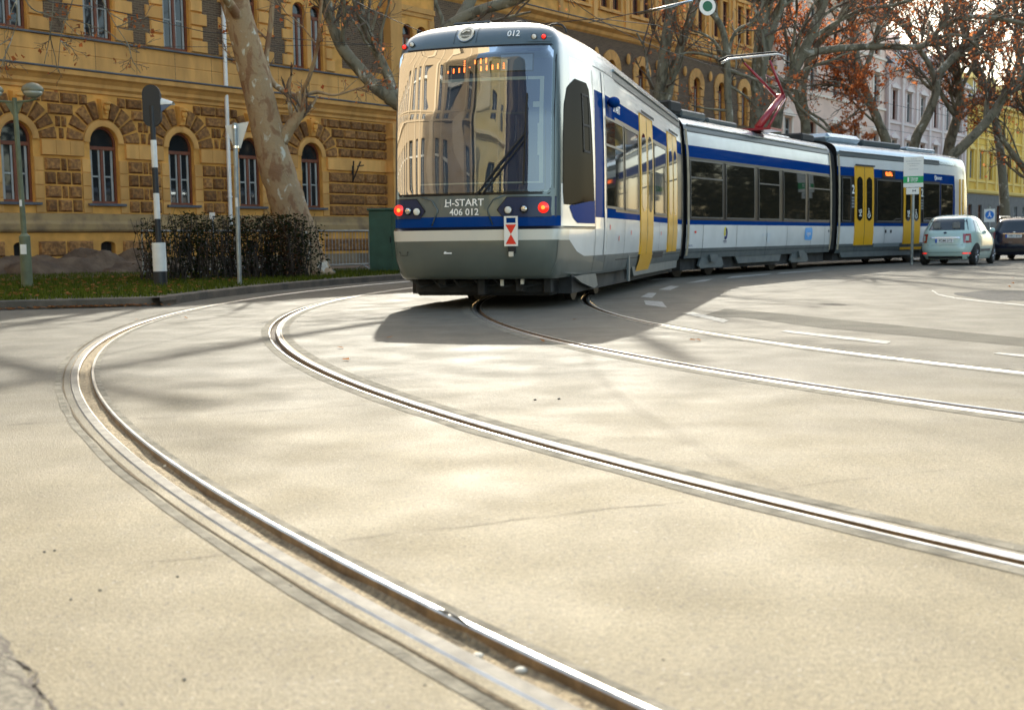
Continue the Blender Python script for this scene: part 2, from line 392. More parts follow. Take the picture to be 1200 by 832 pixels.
# painted markings
M_PAINT = mat('worn_white_road_paint', (.34, .33, .30), .8, spec=.1, col2=(.16, .15, .12), vscale=14, ramp=(.45, .75))
def paint(quad, z=.004):
    P = [gp(*q, z) for q in quad]; a, b, c, d = P; n = 14; R = [[], []]
    for i in range(n+1):
        R[0].append(a.lerp(b, i/n)+Vector((random.uniform(-.008, .008), random.uniform(-.008, .008), 0))); R[1].append(d.lerp(c, i/n)+Vector((random.uniform(-.008, .008), random.uniform(-.008, .008), 0)))
    mb = MB(); mb.grid(R); tag(mb.build('road_marking', M_PAINT), kind='structure')
paint([(757, 357), (781, 360.5), (776, 353.5), (755, 352)]); paint([(751, 348), (764, 349), (770, 343.5), (760, 343)])
paint([(772, 339.5), (786, 340), (796, 335.5), (786, 335)]); paint([(800, 367), (848, 378), (855, 375.5), (812, 366)])
paint([(914, 388.5), (1038, 403), (1044, 400), (922, 387)]); paint([(1163, 414), (1215, 420), (1215, 416.5), (1170, 413)])
paint([(803, 332), (826, 329.8), (836, 326.8), (822, 328)]); paint([(850, 326.4), (900, 321.8), (905, 320.6), (858, 324)])
paint([(910, 321), (960, 317.4), (965, 316.4), (915, 319.6)])
cl = [(1092, 341), (1100, 346), (1120, 350), (1150, 353.5), (1175, 356), (1210, 359.5)]
for (x0, y0), (x1, y1) in zip(cl[:-1], cl[1:]): paint([(x0, y0), (x1, y1), (x1, y1-1.4), (x0, y0-1.4)])
# old dark patch with milled lines by the right edge
M_PATCH = mat('dark_patched_asphalt', (.032, .030, .027), .9, var=.5, vscale=6, bump=1, bscale=60, stretch=(.3, 3, 1))
mb = MB(); R0 = []; R1_ = []
for i in range(24):
    f = i/23; x = 1118+f*130; e = min(1, f*3.2)
    R0.append(gp(x, 343.5-3.0*e+random.uniform(-.3, .3), .002)); R1_.append(gp(x, 345+7.0*e+random.uniform(-.4, .4)+f*1.0, .002))
mb.grid([R0, R1_]); tag(mb.build('asphalt_patch', M_PATCH), kind='structure')
mb = MB(); a = [(815, 372), (870, 372), (960, 384), (1060, 393), (1200, 406), (1290, 415)]; b = [(850, 362), (900, 366), (980, 374), (1080, 384), (1200, 396), (1290, 404)]
M_WORN = mat('darker_coarse_asphalt', (.122, .113, .093), .9, spec=.1, col2=(.158, .147, .12), vscale=2.2, bump=.9, bscale=150, detail=7)
mb.grid([[gp(x, y, .0015) for x, y in a], [gp(x, y, .0015) for x, y in b]]); tag(mb.build('worn_lane_surface', M_WORN), kind='structure')

# ------------------------------------------------------------------ verge, kerb, earth
M_KERB = mat('weathered_kerb_stone', (.15, .12, .09), .9, col2=(.08, .07, .055), vscale=2.5, bump=.8, bscale=25)
M_TURF = mat('turf_soil', (.055, .065, .02), .95, col2=(.09, .07, .035), vscale=1.2, bump=.6, bscale=40)
i_s = next(i for i in range(len(MP)) if off(-2.25)[i][1] > 17.4)
K = off(-2.25)[i_s:]
kerb_line = [(-60., 4.6), (-30., 10.9), (-14., 15.0), (-7.2, 16.85), (-5.75, 17.2)]+[(-5.25, 17.45), (-5.02, 17.9)]+[tuple(p) for p in K[::3]]
GZ = .13
kl = [np.array(p) for p in kerb_line]
tn = np.gradient(np.array(kl), axis=0); tn /= np.hypot(tn[:, 0], tn[:, 1])[:, None]; ln = np.c_[-tn[:, 1], tn[:, 0]]
kin = [a+b*.16 for a, b in zip(kl, ln)]
mb = MB()
mb.grid([[(*p, -.02) for p in kl], [(*p, GZ-.015) for p in kl], [(*(a+b*.015), GZ) for a, b in zip(kl, ln)], [(*p, GZ) for p in kin], [(*p, GZ-.06) for p in kin]])
tag(mb.build('kerb', M_KERB, smooth=False), kind='structure')
far = [(400., 560.), (-300., 560.), (-300., 0.), (-60., 5.)]
gpoly = [Vector((*p, 0)) for p in kin]+[Vector((*p, 0)) for p in far]
tri = tessellate_polygon([gpoly]); mb = MB(); mb.add([(v.x, v.y, GZ-.012) for v in gpoly], [tuple(t) for t in tri])
tag(mb.build('verge_ground', M_TURF), kind='structure')

FO = np.array([-12.77, 37.]); FE = np.array([.6106, .7919]); FN = np.array([.7919, -.6106]); FANG = atan2(FE[1], FE[0])
def fw(s, o, z=0): p = FO+FE*s+FN*o; return Vector((p[0], p[1], z))
# bare earth along the wall
mb = MB(); rows = []
for o in np.linspace(.0, 7.5, 12): rows.append([tuple(fw(s, o+(.5*sin(s*1.3) if o > 6 else 0), GZ+.0+.01)) for s in np.linspace(-24, 130, 90)])
mb.grid(rows); tag(mb.build('bare_earth', M_SOIL), kind='structure')
M_MOUND = mat('dug_soil', (.085, .052, .03), .95, col2=(.15, .10, .06), vscale=2.5, bump=1.5, bscale=14)
def mound(px, py0, Y, lx, ly, h, label, seed):
    c = gp(px, py0, GZ); c = at(px, py0, Y); r = random.Random(seed); n = 44; m_ = 20; rows = []
    ph = [r.uniform(0, 6.3) for _ in range(8)]
    for i in range(m_):
        v = -1+2*i/(m_-1); row = []
        for j in range(n):
            u = -1+2*j/(n-1); e = max(0, 1-u*u)*max(0, 1-v*v)
            hh = h*e**.6*(1+.22*sin(u*5+ph[0])+.15*sin(u*11+v*4+ph[1])+.1*sin(v*9+ph[2]))+r.uniform(-.02, .02)*(e > 0)
            row.append((u*lx, v*ly, max(hh, -.02)))
        rows.append(row)
    mb = MB(); mb.grid(rows); o = mb.build('soil_mound', M_MOUND, smooth=True, loc=(c.x, c.y, GZ), rotz=FANG)
    return tag(o, label, 'soil mound', 'heaps of dug soil along the building')
mound(10, 326, 33.5, 2.6, 1.1, .38, 'heap of dug soil directly behind the foot of the green lamp post', 1)
mound(88, 326, 34.0, 2.1, 1.1, .55, 'highest dark soil heap, between lamp post and striped signal post', 2)
mound(160, 326, 35.0, 1.5, 1.0, .50, 'pointed soil heap just left of the hedge behind the striped signal post', 3)

# grass blades
M_GRASS = leaf_mat('grass_blades', (.03, .045, .008), (.12, .15, .02))
mb = MB(); cnt = 0
while cnt < 30000:
    px = random.uniform(-60, 470); Y = random.uniform(16.8, 33); X = (px-600)/1400*Y
    # inside the verge?
    k = None
    if X < -5.25: yk = np.interp(X, [-60, -30, -14, -7.2, -5.25], [4.6, 10.9, 15.0, 16.85, 17.45]); ok = Y > yk+.18
    else:
        i = int(np.argmin(np.abs(K[:, 1]-Y))); ok = X < K[i, 0]-.2 and Y > 17.8
    if not ok or random.random() < (Y-17)/40: cnt += 0 if ok else 0; 
    if not ok: continue
    cnt += 1; h = random.uniform(.03, .10)*(1 if random.random() < .9 else 1.5); a = random.uniform(0, pi); wv = random.uniform(.005, .012); l = random.uniform(-.05, .05)
    dx, dy = cos(a)*wv, sin(a)*wv
    mb.add([(X-dx, Y-dy, GZ-.02), (X+dx, Y+dy, GZ-.02), (X+l, Y+l*.5, GZ+h)], [(0, 1, 2)])
tag(mb.build('grass', M_GRASS), 'short green grass along the kerb', kind='stuff')
# fallen leaves
M_FALL = leaf_mat('fallen_leaf', (.20, .065, .02), (.42, .20, .08))
def leaf_poly(mb, c, r, flat=True, mi=0, tilt=.35):
    a0 = random.uniform(0, 2*pi); n = 7; vs = []
    rx = Matrix.Rotation(random.uniform(-tilt, tilt) if flat else random.uniform(0, pi), 3, 'X') @ Matrix.Rotation(random.uniform(-tilt, tilt) if flat else random.uniform(0, pi), 3, 'Y')
    for j in range(n):
        q = r*(1 if j % 2 == 0 else .55)*random.uniform(.8, 1.1); v = rx @ Vector((q*cos(a0+2*pi*j/n), q*sin(a0+2*pi*j/n), 0)); vs.append(Vector(c)+v)
    mb.add(vs, [tuple(range(n))], mi)
mb = MB()
for i in range(900):
    t = random.random(); X = -3.6-random.random()**1.3*9; Y = random.uniform(17.2, 30)
    if X < -5.25: yk = np.interp(X, [-60, -30, -14, -7.2, -5.25], [4.6, 10.9, 15.0, 16.85, 17.45])
    else: yk = 99
    if Y < yk+.2: continue
    leaf_poly(mb, (X, Y, GZ+.05), random.uniform(.03, .06))
for i in range(260):   # gathered against the kerb
    X = random.uniform(-9, -5.3); Y = np.interp(X, [-14, -7.2, -5.25], [15.0, 16.85, 17.45])-abs(random.gauss(.0, .10))-.03
    if random.random() < .5: X = random.gauss(-6.0, .4); Y = np.interp(X, [-14, -7.2, -5.25], [15.0, 16.85, 17.45])-abs(random.gauss(0, .08))-.03
    leaf_poly(mb, (X, Y, .02+random.random()*.02), random.uniform(.025, .05))
tag(mb.build('leaf_litter', M_FALL), 'brown fallen leaves caught along the kerb and verge', kind='stuff')
for (px, py) in ((673, 375), (636, 400), (399, 408), (457, 396), (406, 422), (218, 373), (160, 375), (719, 307), (1187, 326), (1183, 336), (1187, 332), (818, 399), (811, 399)):
    q = gp(px, py, .006); mb = MB(); leaf_poly(mb, (0, 0, .010), .034, tilt=.45)
    tag(mb.build('fallen_leaf', M_FALL, loc=q), 'single dry brown leaf lying on the pale road', 'leaf', 'dry leaves lying on the road')
M_PEB = mat('dark_pebble', (.035, .033, .03), .7); M_STONE = mat('pale_stone_chip', (.72, .68, .58), .8)
for (px, py, r) in ((52, 647, .006), (64, 645.5, .006), (117, 692, .006), (83, 703, .005), (208, 676, .006), (341, 687, .006), (216, 797, .006), (498, 803, .004), (777, 773, .004), (627, 469, .012), (655, 468, .012), (172, 575, .006)):
    r *= .65; q = gp(px, py, 0); mb = MB(); mb.ball((0, 0, r*.5), r, 6, sc=(1.2, .9, .6)); tag(mb.build('pebble', M_PEB, smooth=True, loc=q), 'tiny dark pebble on the bare road', 'pebble', 'tiny dark pebbles on the road')
for (px, py, r, lab) in ((610, 785, .010, 'pale stone chip lying in the sandy rail groove near the bottom edge'), (560, 768, .009, 'small pale flat stone chip in the sandy groove, up from the larger chip'), (195, 546, .009, 'small whitish stone in the sandy rail groove where the rail starts to bend')):
    q = gp(px, py, -.022); mb = MB(); mb.ball((0, 0, 0), r, 6, sc=(1.4, .9, .7)); tag(mb.build('stone_chip', M_STONE, loc=q), lab, 'stone')
mb = MB(); P = [gp(515, 714, .012), gp(527, 718, .016), gp(536, 723, .016), gp(545, 730, .010)]; mb.tube(P, .0035, 6)
tag(mb.build('rubber_strip', M_PEB, smooth=True), 'thin black curved strip of rubber poking up beside the outermost rail', 'rubber strip')
exec_parts = []
# ------------------------------------------------------------------ tram
M_WHITE = mat('tram_white_paint', (.60, .60, .58), .28, coat=.35, col2=(.66, .66, .64), vscale=2.5, detail=7, bump=.03, bscale=1.2)
M_BLUE = mat('tram_blue_paint', (.005, .042, .19), .4, spec=.0, coat=.05)
M_GREY = mat('tram_slate_grey_paint', (.085, .115, .122), .28, .25, coat=.7, var=.04, vscale=1)
M_GREYG = mat('bumper_grey_paint', (.10, .115, .10), .30, .1, coat=.5, var=.10, vscale=2)
M_CREAM = mat('bumper_cream_stripe', (.60, .57, .49), .35, coat=.3)
M_SKIRT = mat('skirt_grey', (.085, .10, .105), .5, .1, col2=(.12, .135, .13), vscale=5, detail=7)
M_ROOF = mat('roof_silver_grey', (.30, .35, .38), .25, .6, coat=.4, var=.06, vscale=2)
M_ROOFD = mat('roof_dark_grey', (.045, .058, .062), .4, .0, spec=.2, coat=.08)
M_BLACK = mat('black_trim', (.010, .010, .011), .3, spec=.25)
M_BLACKM = mat('matt_black_rubber', (.018, .017, .016), .75)
M_GLASSD = mat('dark_tinted_glass', (.016, .015, .012), .035, spec=.5, ior=1.45)
M_NAVY = mat('navy_panel', (.012, .022, .065), .3, spec=.3, coat=.1)
M_CABG = mat('cab_side_glass', (.010, .010, .009), .12, spec=.0, coat=.06)
M_YEL = mat('door_yellow_paint', (.70, .36, .010), .34, spec=.3, coat=.1)
M_UNDER = mat('underframe_black', (.022, .021, .02), .8, var=.4, vscale=5)
M_CHROME = mat('lamp_chrome', (.7, .7, .68), .12, 1.)
M_LAMPW = mat('white_lamp_lens', (.75, .73, .66), .15, coat=1)
M_RED = mat('red_tail_lens', (.75, .02, .012), .2, coat=1, emit=(1, .02, .008), es=.3)
M_REDC = mat('orange_lamp_core', (1, .25, .05), .3, emit=(1, .16, .02), es=.8)
M_LED = mat('orange_led', (1, .2, .03), .5, emit=(1, .13, .015), es=1.6)
M_LETTER = mat('white_lettering', (.85, .85, .82), .5)
M_SIGNR = mat('sign_red', (.75, .03, .01), .45); M_SIGNW = mat('sign_white', (.82, .80, .74), .45)
M_PRED = mat('pantograph_red', (.30, .015, .025), .35, .1, coat=.5)
M_GALV0 = mat('strip_aluminium', (.5, .5, .48), .4, .8)
M_BELL = mat('gangway_edge_beige', (.36, .29, .19), .7, var=.2, vscale=6)
M_WIND = glass_mat('windscreen_glass', (.80, .88, .92), 2.1, wav=.14)
M_FRAMEI = mat('blind_frame', (.26, .27, .23), .6)
M_INT = mat('cab_interior_blue', (.022, .045, .085), .6, col2=(.006, .012, .025), vscale=2.5)

ZS = [.39, .44, .57, .66, .80, .885, 1.02, 1.045, 1.06, 1.19, 1.29, 1.6, 2.0, 2.4, 2.69, 2.95, 3.10, 3.26, 3.285, 3.38, 3.46, 3.54, 3.61, 3.67, 3.72, 3.755, 3.77]
ZW = [.36, .44, .66, 1.0, 2.0, 2.4, 2.69, 2.95, 3.26, 3.38, 3.46, 3.54, 3.61, 3.67, 3.72, 3.755, 3.77]
WW = [1.20, 1.255, 1.30, 1.325, 1.325, 1.318, 1.310, 1.30, 1.28, 1.265, 1.245, 1.20, 1.11, .95, .72, .40, .02]
WB = [1.20, 1.255, 1.30, 1.325, 1.325, 1.318, 1.305, 1.285, 1.255, 1.235, 1.17, 1.06, .92, .75, .50, .25, .02]
ZB_ = [.36, .44, .66, 1.0, 2.0, 2.4, 2.69, 2.95, 3.26, 3.38, 3.48, 3.56, 3.60, 3.62, 3.63, 3.64, 3.645]
TFZ = [.36, .45, .7, 1.02, 1.06, 1.3, 1.5, 2.5, 3.2, 3.4, 3.55, 3.66, 3.73, 3.77]
TFT = [-.50, -.62, -.70, -.70, -.63, -.62, -.60, -.53, -.42, -.36, -.25, -.10, .15, .5]
PU = [0, .3, .55, .72, .79, .825, .842, .855, .875, .92, .965, .99, 1.0]
PT = [0, .012, .045, .09, .13, .18, .25, .36, .55, .95, 1.45, 2.0, 2.6]
TB = 2.6
class Car:
    def __init__(s, name, C, ang, L, nose=True):
        s.C = np.array(C); s.a = ang; s.u = np.array([sin(ang), cos(ang)]); s.n = np.array([cos(ang), -sin(ang)]); s.L = L; s.nose = nose
    def w(s, z): return float(np.interp(z, ZW, WW)) if s.nose else float(np.interp(z, ZB_, WB))
    def world(s, t, n, z): p = s.C+s.u*t+s.n*n; return (p[0], p[1], z)
    def tf(s, z): return float(np.interp(z, TFZ, TFT))
    def nose_pt(s, j, z, side, eps=0.):
        w = s.w(z); n = PU[j]*w*side; to = PT[j]; T0 = s.tf(z); t = to+T0*(1-to/TB)
        return s.world(t-eps, n, z)
    def front(s, n, z, eps=.004):
        w = s.w(z); to = float(np.interp(abs(n)/w, PU, PT)); T0 = s.tf(z); return s.world(to+T0*(1-to/TB)-eps, n, z)
    def side(s, t, z, sg=1, eps=.004):
        w = s.w(z)
        if s.nose and t < TB:
            T0 = s.tf(z); to = (t-T0)/(1-T0/TB); w = w*float(np.interp(to, PT[3:], PU[3:]))
        return s.world(t, sg*(w+eps), z)
    def pt(s, px, sg=1):
        # t of the side plane seen in image column px (belt height)
        k = (px-600)/1400.; k = k+ROLL*(-.09); P0 = s.C+s.n*1.325*sg
        # P0.x+u.x t = k (P0.y+u.y t)
        return (k*P0[1]-P0[0])/(s.u[0]-k*s.u[1])
TRAM = empty('tram', 'long blue and white articulated tram turning onto the tree-lined street', 'tram', (0, 0, 0))
A1 = atan2(.2554, .9668)
j1 = np.array([3.79, 26.5]); j2 = np.array([9.48, 35.3])
A2 = atan2(*(j2-j1)); A3 = radians(42.0)
n1 = np.array([cos(A1), -sin(A1)]); n2 = np.array([cos(A2), -sin(A2)]); n3 = np.array([cos(A3), -sin(A3)])
car1 = Car('a', np.array([.93, 15.6])-n1*1.325, A1, 11.05)
car2 = Car('b', j1+(j2-j1)*.022-n2*1.325, A2, 10.1, False)
e3 = j2+np.array([sin(A3), cos(A3)])*.28
L3 = 10.1
# the third car is a cab car too, facing away
car3 = Car('c', e3+np.array([sin(A3), cos(A3)])*L3-n3*1.325, A3+pi, L3)
def paint_idx(z, front):
    # 0 white 1 blue 2 slate 3 bumper grey 4 cream 5 skirt 6 roof silver 7 roof dark 8 black
    if front:
        if z < .885: return 3
        if z < 1.02: return 4
        if z < 1.06: return 8
        if z < 1.18: return 1
        return 2
    if z < .66: return 5
    if z < 1.19: return 0
    if z < 1.29: return 1
    if z < 2.69: return 8
    if z < 2.95: return 1
    if z < 3.26: return 0
    if z < 3.40: return 7
    return 6
BM = [M_WHITE, M_BLUE, M_GREY, M_GREYG, M_CREAM, M_SKIRT, M_ROOF, M_ROOFD, M_BLACK]
def car_body(car, name='car_body'):
    mb = MB()
    if car.nose:
        cols = []
        nj = len(PU)
        colf = [(j, -1) for j in range(nj-1, 0, -1)]+[(j, 1) for j in range(nj)]
        tl = [TB, 5., 8., car.L]
        zs = ZS
        rows = []
        for z in zs:
            r = [car.side(t, z, -1, 0) for t in tl[:0:-1]]+[car.nose_pt(j, z, sg) for j, sg in colf]+[car.side(t, z, 1, 0) for t in tl[1:]]
            rows.append(r)
        n = len(rows[0]); k = len(rows); vs = [p for r in rows for p in r]; fs = []; ms = []
        ns = len(tl)-1
        for i in range(k-1):
            zc = (zs[i]+zs[i+1])/2
            for j in range(n-1):
                jj = j-ns
                fr = 0 <= jj < len(colf)-1
                if fr:
                    a = max(colf[jj][0], colf[jj+1][0]); 
                if fr and a <= (8 if zc > 1.45 else 6): mi = paint_idx(zc, True)
                elif fr:      # cab side: white frame, grey roof
                    mi = 3 if zc < .62+.0*a else (4 if a <= 8 and zc < 1.0 else 0)
                    if zc > 3.2: mi = 2 if a < 11 else 6
                    if 1.02 < zc < 1.06: mi = 8
                    if a >= 11 : mi = paint_idx(zc, False) if zc < 3.3 else mi
                    if a >= 11 and 1.2 < zc < 2.95: mi = 1
                else:
                    mi = paint_idx(zc, False)
                    if car is car3 and False: pass
                fs.append((i*n+j, i*n+j+1, (i+1)*n+j+1, (i+1)*n+j)); ms.append(mi)
        o = len(mb.v); mb.v += vs; mb.f += fs; mb.m += ms
        # roof joining strip, underside, end wall
        top = rows[-1]; h = n//2
        mb.add([car.world(car.L, s*car.w(z), z) for z in zs for s in (-1, 1)], [(2*i, 2*i+1, 2*i+3, 2*i+2) for i in range(k-1)], 8)
        bot = rows[0]; mb.add(list(bot), [tuple(range(n))], 8)
        mb.add([top[j] for j in range(n)], [tuple(range(n))], 2)
    else:
        zs = [.44, .57, .66, 1.0, 1.19, 1.29, 2.0, 2.4, 2.69, 2.95, 3.26, 3.38, 3.40, 3.48, 3.56, 3.60, 3.64, 3.645]
        L = []
        for z in zs: L.append([car.side(t, z, -1, 0) for t in (0, car.L/2, car.L)]); 
        for sg in (-1, 1):
            R = [[car.side(t, z, sg, 0) for t in (0, car.L/2, car.L)] for z in zs]
            for i in range(len(zs)-1): mb.grid([R[i], R[i+1]], paint_idx((zs[i]+zs[i+1])/2, False))
        for t in (0, car.L): mb.add([car.world(t, s*car.w(z), z) for z in zs for s in (-1, 1)], [(2*i, 2*i+1, 2*i+3, 2*i+2) for i in range(len(zs)-1)], 8)
        mb.add([car.world(t, s*.05, 3.645) for t in (0, car.L) for s in (-1, 1)], [(0, 1, 3, 2)], 6)
        mb.add([car.world(t, s*1.255, .44) for t in (0, car.L) for s in (-1, 1)], [(0, 1, 3, 2)], 8)
    return mb.build(name, BM, TRAM, smooth=True, angle=40)
for c in (car1, car2, car3): car_body(c)

def patch_side(car, tl, tr, z0, z1, rows=10, cols=6, sg=1, eps=.004, mb=None, mi=0):
    mb = mb or MB(); R = []
    for i in range(rows+1):
        z = z0+(z1-z0)*i/rows; a = tl(z) if callable(tl) else tl; b = tr(z) if callable(tr) else tr
        R.append([car.side(a+(b-a)*j/cols, z, sg, eps) for j in range(cols+1)])
    mb.grid(R, mi); return mb
def patch_front(car, nl, nr, z0, z1, rows=12, cols=14, eps=.004, mb=None, mi=0):
    mb = mb or MB(); R = []
    for i in range(rows+1):
        z = z0+(z1-z0)*i/rows; a = nl(z) if callable(nl) else nl; b = nr(z) if callable(nr) else nr
        R.append([car.front(a+(b-a)*j/cols, z, eps) for j in range(cols+1)])
    mb.grid(R, mi); return mb
def rr(zc, z0, z1, hw, r):
    # half width of a rounded rectangle at height zc
    d = min(zc-z0, z1-zc)
    return hw if d >= r else hw-r+sqrt(max(0, r*r-(r-d)**2))
def thick_front(car, f0, f1, z0, z1, e0, e1, mb, mi=0, rows=16, cols=14):
    patch_front(car, f0, f1, z0, z1, rows, cols, e1, mb, mi)
def text_front(car, body, n, z, size, eps=.008, bold=.01, m=None, sx=1.):
    v, f = text_mesh(body, size, bold); mb = MB(); mb.add([car.front(n+a*sx, z+b, eps) for a, b in v], f); return mb.build('lettering', m or M_LETTER, TRAM)
def text_side(car, body, t, z, size, sg=1, eps=.012, bold=.0, m=None, sx=1., par=None, flip=1):
    v, f = text_mesh(body, size, bold); mb = MB(); mb.add([car.side(t+a*sx*flip, z+b, sg, eps) for a, b in v], f); return mb.build('lettering', m or M_LETTER, par or TRAM)

# front: windscreen
c = car1
mb = MB(); patch_front(c, lambda z: -rr(z, 1.46, 3.36, 1.06, .06), lambda z: rr(z, 1.46, 3.36, 1.06, .06), 1.46, 3.36, 26, 20, .006, mb, 0)
ws = mb.build('windscreen_surround', [M_BLACK], TRAM, smooth=True)
mb = MB(); patch_front(c, lambda z: -rr(z, 1.50, 3.32, 1.02, .05), lambda z: rr(z, 1.50, 3.32, 1.02, .05), 1.50, 3.32, 26, 20, .009, mb, 0)
mb.build('cab_interior', [M_INT], ws, smooth=True)
mb = MB(); patch_front(c, .42, 1.02, 1.52, 3.30, 12, 6, .011, mb, 0); mb.build('navy_right_sheet', M_NAVY, ws, smooth=True)  # navy sheet behind the right third of the glass
# pale inner blind frame
mb = MB()
patch_front(c, -.88, .93, 2.90, 2.94, 1, 14, .014, mb); patch_front(c, -.88, -.85, 1.62, 2.90, 8, 1, .014, mb); patch_front(c, .88, .93, 1.62, 2.90, 8, 1, .014, mb); patch_front(c, -.88, .93, 1.60, 1.62, 1, 14, .014, mb)
patch_front(c, .80, .92, 2.55, 2.62, 1, 2, .015, mb); patch_front(c, .86, .92, 1.95, 2.35, 2, 1, .015, mb)
mb.build('blind_frame', M_FRAMEI, ws, smooth=True)
# destination display: lit bars of a partly visible text
mb = MB(); patch_front(c, -.78, .80, 3.0, 3.24, 3, 14, .014, mb); disp = mb.build('destination_display', M_BLACK, ws, smooth=True)
mb = MB(); pb = MB(); patch_front(c, .38, .78, 3.02, 3.22, 2, 4, .016, pb); pb.build('display_panel', mat('display_grey', (.10, .12, .15), .4), disp.parent, smooth=True)
def led(x, z0, z1, dots=False):
    if dots:
        z = z0
        while z < z1: patch_front(c, x-.008, x+.008, z, z+.016, 1, 1, .020, mb); z += .028
    else: patch_front(c, x-.0085, x+.0085, z0, z1, 3, 1, .020, mb)
led(-.615, 3.02, 3.15)
for x, z0, z1, dd in ((-.315, 3.02, 3.045, 0), (-.24, 3.015, 3.075, 0), (-.165, 3.02, 3.08, 0), (-.095, 3.02, 3.085, 0), (-.095, 3.10, 3.17, 1), (-.025, 3.075, 3.085, 0), (.045, 3.12, 3.17, 0), (.12, 3.12, 3.185, 0), (.19, 3.125, 3.19, 0),
                      (.125, 3.03, 3.09, 0), (.20, 3.035, 3.095, 0), (.275, 3.04, 3.10, 0), (.345, 3.045, 3.11, 0), (.42, 3.045, 3.12, 1)): led(x, z0, z1, dd)
mb.build('lit_dots', M_LED, ws)
mb = MB(); patch_front(c, lambda z: -rr(z, 1.49, 3.33, 1.03, .05), lambda z: rr(z, 1.49, 3.33, 1.03, .05), 1.49, 3.33, 30, 24, .030, mb); mb.build('windscreen', M_WIND, TRAM, smooth=True)
# wiper
def fpt(n, z, e): return Vector(c.front(n, z, e))
wp = MB(); wp.tube([fpt(.10, 1.47, .05), fpt(.42, 1.87, .08), fpt(.72, 2.22, .08)], .012, 6); wp.tube([fpt(.17, 1.47, .05), fpt(.47, 1.84, .08), fpt(.74, 2.17, .08)], .010, 6)
wiper = wp.build('wiper_arm', M_BLACKM, TRAM)
wp = MB(); wp.tube([fpt(.70, 1.58, .055), fpt(.72, 2.2, .065), fpt(.735, 2.72, .055)], .013, 6); wp.tube([fpt(.715, 1.7, .075), fpt(.73, 2.2, .085), fpt(.74, 2.6, .075)], .008, 6)
wp.build('wiper_blade', M_BLACKM, wiper)
# round emblem, number, marker lamps
def disc_front(car, n, z, r0, r1, eps, m, name, par=TRAM, seg=28):
    mb = MB(); A = [car.front(n+r1*cos(2*pi*i/seg), z+r1*sin(2*pi*i/seg), eps) for i in range(seg)]
    if r0 > 0:
        B = [car.front(n+r0*cos(2*pi*i/seg), z+r0*sin(2*pi*i/seg), eps) for i in range(seg)]; mb.grid([A+[A[0]], B+[B[0]]])
    else: mb.add(A, [tuple(range(seg))])
    return mb.build(name, m, par)
M_EMB = mat('emblem_pale', (.62, .58, .46), .4); M_EMB2 = mat('emblem_olive', (.13, .12, .08), .5)
MIDX = -.12
hl = disc_front(c, MIDX, 3.54, 0, .115, .020, M_CHROME, 'round_emblem'); disc_front(c, MIDX, 3.54, .075, .105, .024, M_EMB, 'emblem_ring', hl); disc_front(c, MIDX, 3.54, 0, .075, .024, M_EMB2, 'emblem_field', hl)
mb = MB()
for k in range(9):
    a = .9+k*.22; patch_front(c, MIDX+.05*cos(a)-.012, MIDX+.05*cos(a)+.012, 3.53+.045*sin(a), 3.55+.045*sin(a), 1, 1, .027, mb)
for k in range(6): patch_front(c, MIDX-.055+k*.02, MIDX-.042+k*.02, 3.495, 3.513, 1, 1, .027, mb)
mb.build('emblem_drawing', M_EMB, hl)
text_front(c, '012', .515, 3.50, .115, .03, .01, sx=.95)
text_front(c, 'H-START', -.08, 1.365, .125, .012, .012, sx=1.05)
text_front(c, '406 012', -.08, 1.245, .120, .012, .012, sx=1.0)
# barred H
mb = MB(); patch_front(c, -.345, -.285, 1.318, 1.330, 1, 1, .013, mb); mb.build('lettering_bar', M_LETTER, TRAM)
def lamp(n, z, r, m, name, ring=M_CHROME, core=None):
    mb = MB(); p = Vector(c.front(n, z, 0)); q = Matrix.Rotation(-A1, 3, 'Z')
    def ringp(rad, e): return [Vector(c.front(n, z, e))+q @ Vector((rad*cos(2*pi*i/20), 0, rad*sin(2*pi*i/20))) for i in range(21)]
    mb.grid([ringp(r*1.18, .01), ringp(r*1.18, .03), ringp(r, .035)], 0); mb.grid([ringp(r, .032), ringp(r*.7, .044), ringp(.001, .05)], 1)
    o = mb.build(name, [ring, m], TRAM, smooth=True, angle=30)
    if core:
        mb = MB(); mb.grid([ringp(r*.42, .050), ringp(.001, .054)]); mb.build('lamp_core', core, o)
    return o
mb = MB(); patch_front(c, .70, .99, 3.385, 3.505, 2, 4, .008, mb); mb.build('lamp_plate', M_GREY, TRAM)
lamp(.78, 3.45, .032, M_LAMPW, 'marker_lamp', M_BLACK); lamp(.90, 3.45, .030, M_RED, 'marker_lamp', M_BLACK)
lamp(-.98, 3.42, .030, M_RED, 'marker_lamp', M_BLACK); lamp(-.865, 3.44, .030, M_LAMPW, 'marker_lamp', M_BLACK)
